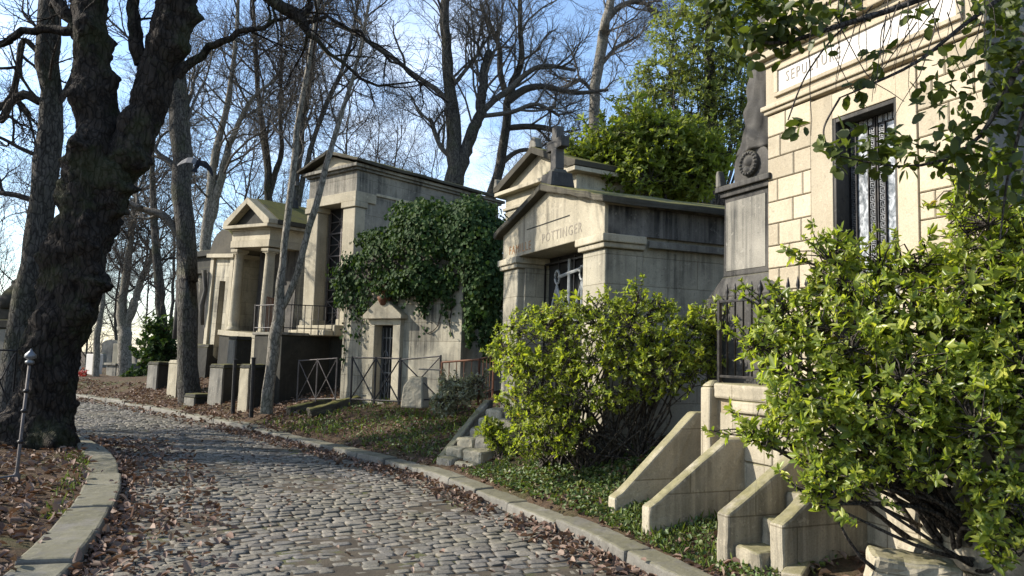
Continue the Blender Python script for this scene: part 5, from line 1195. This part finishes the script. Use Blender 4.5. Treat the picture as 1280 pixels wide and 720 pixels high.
# far evergreen undergrowth by the bend
bl = [(at(px, py, 30), r, r, r * .9) for (px, py, r) in [(197, 432, .45), (206, 418, .35), (190, 452, .4), (208, 448, .4)]]
bush('evergreen_shrub', 'dark evergreen bush far off behind the dark square block', 'shrub', [at(198, 478, 30)], bl, .2, 6, 'leaf_ivy', 45, 110, .5, .04, shoots=14)
bl = [(at(px, py, 31), r, r, r * .8) for (px, py, r) in [(165, 478, .6), (158, 482, .5), (172, 472, .5)]]
bush('evergreen_shrub', 'low dark rounded hedge beside the far grey grave', 'shrub', [at(165, 492, 31)], bl, .12, 6, 'leaf_ivy', 46, 300, .5, .04)

# ------------------------------------------------------------------ ivy over the low tomb
rs = np.random.RandomState(51)
ivb = np.array((OI[0], OI[1], .5)); iv = thing('ivy', 'thick dark ivy cascading over the roof of the low pale tomb', 'ivy', ivb)
blobs = []
for (px, py, Y, rx, ry, rz, n) in [(500, 320, 15.6, .85, .7, .6, 900), (550, 300, 15.0, .95, .9, .75, 1300), (590, 310, 14.6, .6, .9, .9, 1000), (460, 345, 16.1, .7, .5, .5, 700), (440, 360, 16.5, .4, .4, .5, 350), (604, 352, 14.2, .4, .5, .75, 800), (530, 275, 15.4, .7, .7, .4, 600), (590, 275, 14.9, .55, .8, .45, 600), (612, 410, 14.2, .2, .25, .6, 300), (588, 400, 14.1, .1, .15, .45, 90), (540, 350, 14.6, .8, .4, .35, 500), (500, 355, 15.2, .5, .35, .3, 260), (475, 300, 15.9, .5, .4, .25, 220), (620, 330, 14.4, .35, .5, .9, 600), (450, 395, 16.3, .25, .2, .3, 90), (490, 385, 15.35, .2, .15, .25, 60)]:
    c = at(px, py, Y); n = int(n * 1.9); d = unit(rs.normal(0, 1, (n * 2, 3))); lump = 1 + .2 * np.sin(d[:, 0] * 6 + px) * np.sin(d[:, 2] * 7) + rs.normal(0, .1, n * 2)
    C = c + d * (rs.uniform(.4, 1, n * 2) ** .35 * lump)[:, None] * (rx, ry, rz); blobs.append((C, d))
# strands hanging on the wall
ai = math.radians(AI - 90); Xi = np.array([math.cos(ai), math.sin(ai), 0]); Yi = np.array([-math.sin(ai), math.cos(ai), 0])
def wall_pt(u, z, w=.05): return np.array((OI[0], OI[1], 0)) + Xi * u - Yi * w + np.array([0, 0, z])
st = TB()
for k in range(46):
    u = rs.uniform(-3.2, -.05) ; z0 = 3.2; z1 = 3.0 - abs(rs.normal(0, .35)) - (.35 if u < -2.4 else 0); m = 14
    zz = np.linspace(z0, z1, m); uu = u + np.cumsum(rs.normal(0, .03, m)); P_ = np.array([wall_pt(a_, b_, .04 + .05 * rs.rand()) for a_, b_ in zip(uu, zz)])
    st.add(P_ - ivb, np.full(m, .006), 4); n = 3
    C = np.repeat(P_, n, 0) + rs.normal(0, .06, (m * n, 3)); blobs.append((C, np.tile(-Yi, (m * n, 1)) + rs.normal(0, .4, (m * n, 3))))
for (pts) in ([(-.45, 2.75), (-.5, 2.4), (-.6, 2.1), (-.85, 2.0), (-1.0, 2.15)], [(-.2, 2.6), (-.28, 2.2), (-.22, 1.95)], [(-3.1, 2.7), (-3.15, 2.2), (-3.1, 1.6), (-3.16, 1.2)], [(-1.0, 2.9), (-.95, 2.5), (-1.0, 2.3)]):
    P_ = np.array([wall_pt(a_, b_, .02) for a_, b_ in pts]); P_ = dense(P_, .06); st.add(smooth_path(P_ - ivb, np.full(len(P_), .01), 16)[0], np.full(16, .009), 5)
    sel = P_[rs.rand(len(P_)) < .35]; C = np.repeat(sel, 3, 0) + rs.normal(0, .05, (len(sel) * 3, 3)); blobs.append((C, np.tile(-Yi, (len(C), 1)) + rs.normal(0, .4, (len(C), 3))))
C = np.concatenate([b_[0] for b_ in blobs]); Nn = unit(np.concatenate([b_[1] for b_ in blobs]))
d = unit(np.array([0, 0, -1.0]) + rs.normal(0, .5, (len(C), 3)) + Nn * .3); L = rs.uniform(.045, .095, len(C))
v, q = leaves(C - ivb, d, unit(Nn + rs.normal(0, .25, Nn.shape)), L, L * .95, .1, .15); np_mesh('foliage', v, q, M['leaf_ivy'], iv)
for k in range(18):
    c = C[rs.randint(len(C) // 2)]; e = wall_pt(rs.uniform(-3, 0), 3.2, -.5); st.add(smooth_path([e - ivb, (c + e) / 2 - ivb + (0, 0, .1), c - ivb], [.02, .012, .006], 10)[0], np.linspace(.02, .005, 10), 5)
st.mesh('stems', M['twig'], iv)

# ------------------------------------------------------------------ overhanging lobed-leaf branches, tree stands right of the frame
rs = np.random.RandomState(77)
tb0 = np.array((4.3, 4.3, h1(4.3, 4.3))); ov = thing('overhanging_tree', 'dark leaved tree whose drooping branches hang over the cream mausoleum', 'tree', tb0)
tr = TB(); q_, r_ = smooth_path([(0, 0, -.2), (.05, 0, 1.2), (0, .05, 2.6), (-.1, 0, 4.2), (-.15, 0, 5.5)], [.16, .14, .12, .09, .04], 20); tr.add(q_, r_, 10); tr.mesh('trunk', M['bark_grey'], ov)
YO = 4.0
brs = [[(1480, -120, 4.2), (1360, -90, 4.1), (1220, -30, 4.0), (1120, 10, 4.0), (1030, 38, 4.0), (985, 52, 4.0), (945, 52, 4.0), (915, 35, 4.0)],
       [(1480, -60, 4.2), (1330, -50, 4.1), (1220, 20, 4.0), (1150, 75, 4.0), (1090, 105, 4.0), (1050, 122, 4.0)],
       [(1480, 40, 4.2), (1360, 20, 4.0), (1290, 60, 3.9), (1255, 120, 3.9), (1225, 170, 3.95), (1180, 200, 4.0), (1120, 208, 4.0), (1050, 195, 4.0)],
       [(1360, -90, 4.1), (1230, -90, 4.0), (1100, -50, 3.95), (1000, -20, 3.95), (930, -15, 3.9)],
       [(1290, 60, 3.9), (1280, 140, 3.9), (1260, 220, 4.0), (1250, 300, 4.0)], [(1480, 60, 4.2), (1340, 80, 4.0), (1300, 150, 3.9), (1290, 230, 3.9)],
       [(1120, 10, 4.0), (1060, 30, 4.0), (1010, 90, 4.0), (985, 150, 4.0)], [(1050, 122, 4.0), (1030, 160, 4.0), (1035, 185, 4.0)]]
st = TB(); rads = [.028, .02, .022, .018, .014, .014, .007, .006]
for bq, r0 in zip(brs, rads):
    P_ = [at(x, y, d_) - tb0 for x, y, d_ in bq]; q_, r_ = smooth_path(P_, np.linspace(r0, .004, len(P_)), 24); st.add(q_, r_, 6)
# bare drooping twigs
for k in range(38):
    x = rs.uniform(1010, 1235); y = rs.uniform(-60, 30); p = at(x, y, rs.uniform(3.8, 4.2)); Ln = rs.uniform(.2, .65); d = np.array([rs.normal(-.15, .35), rs.normal(0, .2), -1.0])
    q_, r_ = walk(p - tb0, d, Ln, .0045, .0018, 8, .16, -.1, rs); st.add(q_, r_, 4)
st.mesh('branches', M['twig'], ov)
cl = [(905, 20, 30), (925, 45, 22), (945, 15, 28), (960, 45, 24), (985, 25, 26), (1015, 15, 28), (1045, 22, 14), (955, -8, 26), (1000, -10, 26), (900, -5, 24), (935, 70, 12), (985, 50, 16), (1060, 10, 18), (1045, 185, 14), (1075, 180, 16), (1105, 190, 18), (1000, 158, 10), (1040, 198, 12), (1090, 205, 14), (1130, 178, 16), (1090, 72, 12), (1140, 195, 14), (1170, 190, 15), (1195, 200, 20), (1080, 110, 14), (1160, 110, 12), (1180, 75, 10), (1200, 125, 16), (1165, 135, 12),
      (1225, 160, 22), (1215, 190, 20), (1240, 60, 26), (1265, 30, 30), (1275, 80, 28), (1255, 110, 26), (1270, 150, 26), (1245, 15, 24), (1280, 10, 30), (1240, 200, 22), (1255, 235, 22), (1275, 200, 26), (1285, 120, 30), (1225, 20, 18), (1285, 250, 24), (1210, 230, 18), (1190, 165, 14), (1230, 100, 16), (1150, 20, 12), (1290, 60, 34)]
BC, DD, NN, LL = [], [], [], []
for (x, y, r) in cl:
    n = int((6 + r * r * .055) * (.72 if x > 1222 else 1)); c = at(x, y, 4.0 + rs.uniform(-.15, .15)); rw = r * 4 / F
    C = c + rs.normal(0, 1, (n, 3)) * rw * .62; BC.append(C); DD.append(unit(rs.normal(0, 1, (n, 3)) + (C - c) / rw * .6 + np.array([0, 0, -.25]))); NN.append(unit(rs.normal(0, .6, (n, 3)) + np.array([0, -.5, .8]))); LL.append(rs.uniform(.055, .095, n))
B_, D_, N_, L_ = map(np.concatenate, (BC, DD, NN, LL))
# lobed outline: three overlapping lobes per leaf
side = unit(np.cross(D_, N_)); n_ = np.cross(side, D_); out = []
lob = [(0, 0), (.1, .1), (.28, .27), (.46, .26), (.64, .3), (.84, .19), (1.0, 0)]
vs = []
for (a_, w_) in lob: vs.append(B_ - tb0 + D_ * (a_ * L_)[:, None] - side * (w_ * L_)[:, None] + n_ * (abs(w_) * .25 * L_ - a_ * a_ * .15 * L_)[:, None])
for (a_, w_) in lob[1:-1][::-1]: vs.append(B_ - tb0 + D_ * (a_ * L_)[:, None] + side * (w_ * L_)[:, None] + n_ * (abs(w_) * .25 * L_ - a_ * a_ * .15 * L_)[:, None])
V_ = np.stack(vs, 1).reshape(-1, 3); q = np.array([(0, 1, 2, 3), (0, 3, 4, 5), (0, 5, 6, 7), (0, 7, 8, 9), (0, 9, 10, 11)])
np_mesh('foliage', V_, (q[None] + np.arange(len(B_))[:, None, None] * 12).reshape(-1, 4), M['leaf_over'], ov)

# ------------------------------------------------------------------ litter, creeper, grass
def scatter(name, n, region, mat, seed, size, flat=.35, width=.6, lift=.01, fold=.25, droop=.3):
    rs = np.random.RandomState(seed); X_, Y_ = region(rs, n); Z_ = H(X_, Y_)
    Z_ = np.maximum(Z_, .012) + lift + rs.uniform(0, .02, len(X_))
    sR = sdist(X_, Y_, KR, TR); sL = -sdist(X_, Y_, KL, TL)
    kb = ((sR > 0) & (sR < .27)) | ((sL > 0) & (sL < .38)); Z_ = np.where(kb, .11 + lift, Z_)
    C = np.stack([X_, Y_, Z_], 1); N_ = unit(rs.normal(0, flat * rs.uniform(.4, 2.0, (len(C), 1)), C.shape) + np.array([0, 0, 1.0])); d = unit(np.cross(N_, rs.normal(0, 1, C.shape))); L = rs.uniform(*size, len(C))
    v, q = leaves(C, d, N_, L, L * width * rs.uniform(.7, 1.2, len(C)), fold, droop); o = np_mesh(name, v, q, mat); o['kind'] = 'stuff'; return o
def strip(P, T, side, s0, s1, lo, hi, pw=1.0):
    S = arc(P)
    def f(rs, n):
        s = rs.uniform(s0, s1, n); o = lo + (hi - lo) * rs.rand(n) ** pw
        cl_ = (np.sin(s * 2.3) * np.sin(s * .9 + o * 2) + rs.rand(n) * 1.4) > .1
        s, o = s[cl_], o[cl_]
        x = np.interp(s, S, P[:, 0]); y = np.interp(s, S, P[:, 1]); tx_ = np.interp(s, S, T[:, 0]); ty_ = np.interp(s, S, T[:, 1])
        return x + ty_ * o * side, y - tx_ * o * side
    return f
sKR = lambda y: float(np.interp(y, KR[:, 1], SR)); sKL = lambda y: float(np.interp(y, KL[:, 1], SL))
scatter('fallen_leaves', 9000, strip(KL, TL, -1, sKL(3.5), sKL(14), .36, 4.5), M['deadleaf'], 1, (.04, .125), .45)
scatter('fallen_leaves', 2700, strip(KL, TL, 1, sKL(3.5), sKL(13), .0, 1.0, 2.3), M['deadleaf'], 2, (.035, .11), .45)
scatter('fallen_leaves', 2600, strip(KR, TR, -1, sKR(3.5), sKR(16), .0, .42, 1.6), M['deadleaf'], 3, (.035, .1), .5)
scatter('fallen_leaves', 9000, strip(KR, TR, 1, sKR(3.5), sKR(22), .25, 2.6), M['deadleaf'], 4, (.035, .1), .5)
scatter('fallen_leaves', 500, strip(KR, TR, -1, sKR(4), sKR(16), .4, 3.6), M['deadleaf'], 5, (.04, .07))
scatter('fallen_leaves', 2500, strip(KR, TR, 1, sKR(14), sKR(26), -.5, 1.6), M['deadleaf'], 6, (.06, .11))
scatter('ground_creeper', 9000, strip(KR, TR, 1, sKR(6.6), sKR(9.6), .3, 2.0), M['leaf_ground'], 7, (.03, .06), .7, .8, .03)
scatter('ground_creeper', 2600, strip(KR, TR, 1, sKR(10.2), sKR(14.2), .4, 2.6), M['leaf_ground'], 8, (.03, .06), .8, .8, .03)
def grass(name, n, region, seed, hmin, hmax, mat='leaf_grass'):
    rs = np.random.RandomState(seed); X_, Y_ = region(rs, n); C = np.stack([X_, Y_, H(X_, Y_)], 1); d = unit(rs.normal(0, .45, C.shape) + np.array([0, 0, 1.0])); L = rs.uniform(hmin, hmax, len(C))
    v, q = leaves(C, d, unit(rs.normal(0, 1, C.shape)), L, L * .09, .1, .35); o = np_mesh(name, v, q, M[mat]); o['kind'] = 'stuff'
grass('grass', 1100, strip(KR, TR, 1, sKR(5.4), sKR(6.9), .3, 1.1), 9, .03, .12)
scatter('ground_creeper', 1500, strip(KR, TR, 1, sKR(5.0), sKR(6.9), .3, 1.2), M['leaf_ground'], 12, (.025, .05), .8, .8, .03)
grass('grass', 1500, strip(KR, TR, 1, sKR(10), sKR(15), .3, 2.4), 10, .06, .16)
grass('grass', 350, strip(KL, TL, -1, sKL(7), sKL(11), .37, .6), 11, .04, .1)
# silvery weeds by the rusty fence
bl = [(at(px, py, 12.3), r, r, r * .9) for (px, py, r) in [(555, 505, .22), (575, 490, .25), (595, 485, .2), (560, 485, .15)]]
bush('weed_clump', 'silvery grey weeds growing through the rusty iron fence', 'weeds', [gpt(570, 515)], bl, .05, 6, 'leaf_silver', 47, 1500, .4, .008, shoots=10)
bl = [(at(px, py, 10.2), r, r, r * .8) for (px, py, r) in [(612, 535, .16), (625, 550, .2), (640, 560, .16)]]
bush('weed_clump', 'yellowish low growth spilling over the worn steps', 'weeds', [gpt(625, 575)], bl, .07, 6, 'leaf_mid', 48, 1000, .4, .008)

# ------------------------------------------------------------------ bird in flight
p = at(247, 205, 13); bd = thing('bird', 'dark pigeon with pale wing flying across the straight trunk', 'bird', p)
mb = MB(); prof = [(-.16, .004), (-.13, .022), (-.08, .042), (0, .052), (.07, .042), (.105, .028), (.13, .032), (.155, .024), (.175, .008), (.2, .002)]
mb.tube([(x, 0, .02 * math.sin(x * 6)) for x, r in prof], [r for x, r in prof], 12); M['bird'] = plain('dark plumage', (.015, .015, .018), (.03, .03, .035), .85, 0, 12, .1); M['wing'] = plain('grey plumage', (.13, .13, .135), (.2, .2, .205), .8, 0, 12, .1)
b_ = mb.build('body', M['bird'], bd, smooth=True)
def wing(sgn, mat, pts):
    mb = MB(); n = len(pts); vs = []
    for (u, w0, w1, z) in pts: vs += [(w1, sgn * u, z), (w0, sgn * u, z - .004), (w0, sgn * u, z + .004), (w1, sgn * u, z + .012)]
    fs = []
    for i in range(n - 1):
        for j in range(4): fs.append((i * 4 + j, i * 4 + (j + 1) % 4, i * 4 + 4 + (j + 1) % 4, i * 4 + 4 + j))
    fs += [(3, 2, 1, 0), tuple((n - 1) * 4 + j for j in range(4))]; mb.add(vs, fs); mb.build('wing', mat, bd)
wing(1, M['wing'], [(.02, -.07, .07, .03), (.1, -.08, .085, .05), (.2, -.07, .08, .02), (.29, -.06, .05, -.06), (.35, -.05, .0, -.13)])
wing(-1, M['bird'], [(.02, -.08, .07, .03), (.1, -.09, .085, .04), (.18, -.08, .08, .0), (.25, -.07, .06, -.08), (.3, -.05, .02, -.18)])
mb = MB(); mb.add([(-.13, -.02, 0), (-.26, -.06, -.01), (-.26, .06, -.01), (-.13, .02, 0), (-.13, -.02, .012), (-.26, -.06, -.002), (-.26, .06, -.002), (-.13, .02, .012)], [(0, 1, 2, 3), (4, 7, 6, 5), (0, 4, 5, 1), (1, 5, 6, 2), (2, 6, 7, 3), (3, 7, 4, 0)]); mb.build('tail', M['bird'], bd)
bd.rotation_euler = (math.radians(14), math.radians(-48), math.radians(97)); bd.scale = (.92, .92, .92)

# ------------------------------------------------------------------ light
AZ = np.array([-.995, .06]); AZ /= np.linalg.norm(AZ); EL = math.radians(32)
sd = np.array([AZ[0] * math.cos(EL), AZ[1] * math.cos(EL), math.sin(EL)])
sun = bpy.data.lights.new('sun', 'SUN'); so = bpy.data.objects.new('sun', sun); COL.objects.link(so)
sun.energy = 4.6; sun.angle = math.radians(.5); sun.color = (1, .93, .82)
so.rotation_mode = 'QUATERNION'; so.rotation_quaternion = Vector(sd.tolist()).to_track_quat('Z', 'Y')
w = bpy.data.worlds.new('World'); scene.world = w; w.use_nodes = True; nt = w.node_tree; nt.nodes.clear()
sky = nt.nodes.new('ShaderNodeTexSky'); sky.sky_type = 'NISHITA'; sky.sun_disc = False; sky.sun_elevation = EL
sky.sun_rotation = math.atan2(AZ[0], AZ[1]); sky.air_density = 1.0; sky.dust_density = .7; sky.ozone_density = 2.2
bg = nt.nodes.new('ShaderNodeBackground'); bg.inputs[1].default_value = .15; ow = nt.nodes.new('ShaderNodeOutputWorld')
tc = nt.nodes.new('ShaderNodeTexCoord'); mp = nt.nodes.new('ShaderNodeMapping'); mp.inputs['Scale'].default_value = (1.6, 1.6, 3.5); nz = nt.nodes.new('ShaderNodeTexNoise'); nz.inputs['Scale'].default_value = 2.1; nz.inputs['Detail'].default_value = 7; nz.inputs['Roughness'].default_value = .6
rp = nt.nodes.new('ShaderNodeValToRGB'); rp.color_ramp.elements[0].position = .5; rp.color_ramp.elements[1].position = .75; rp.color_ramp.elements[1].color = (.5, .5, .5, 1)
mx = nt.nodes.new('ShaderNodeMix'); mx.data_type = 'RGBA'; mx.inputs[7].default_value = (6.5, 6.8, 7.2, 1)
nt.links.new(tc.outputs['Generated'], mp.inputs[0]); nt.links.new(mp.outputs[0], nz.inputs[0]); nt.links.new(nz.outputs[0], rp.inputs[0]); nt.links.new(rp.outputs[0], mx.inputs[0])
nt.links.new(sky.outputs[0], mx.inputs[6]); nt.links.new(mx.outputs[2], bg.inputs[0]); nt.links.new(bg.outputs[0], ow.inputs[0])
vs_ = scene.view_settings; vs_.view_transform = 'Standard'; vs_.look = 'None'; vs_.exposure = 1.08; vs_.gamma = 1; vs_.use_curve_mapping = False
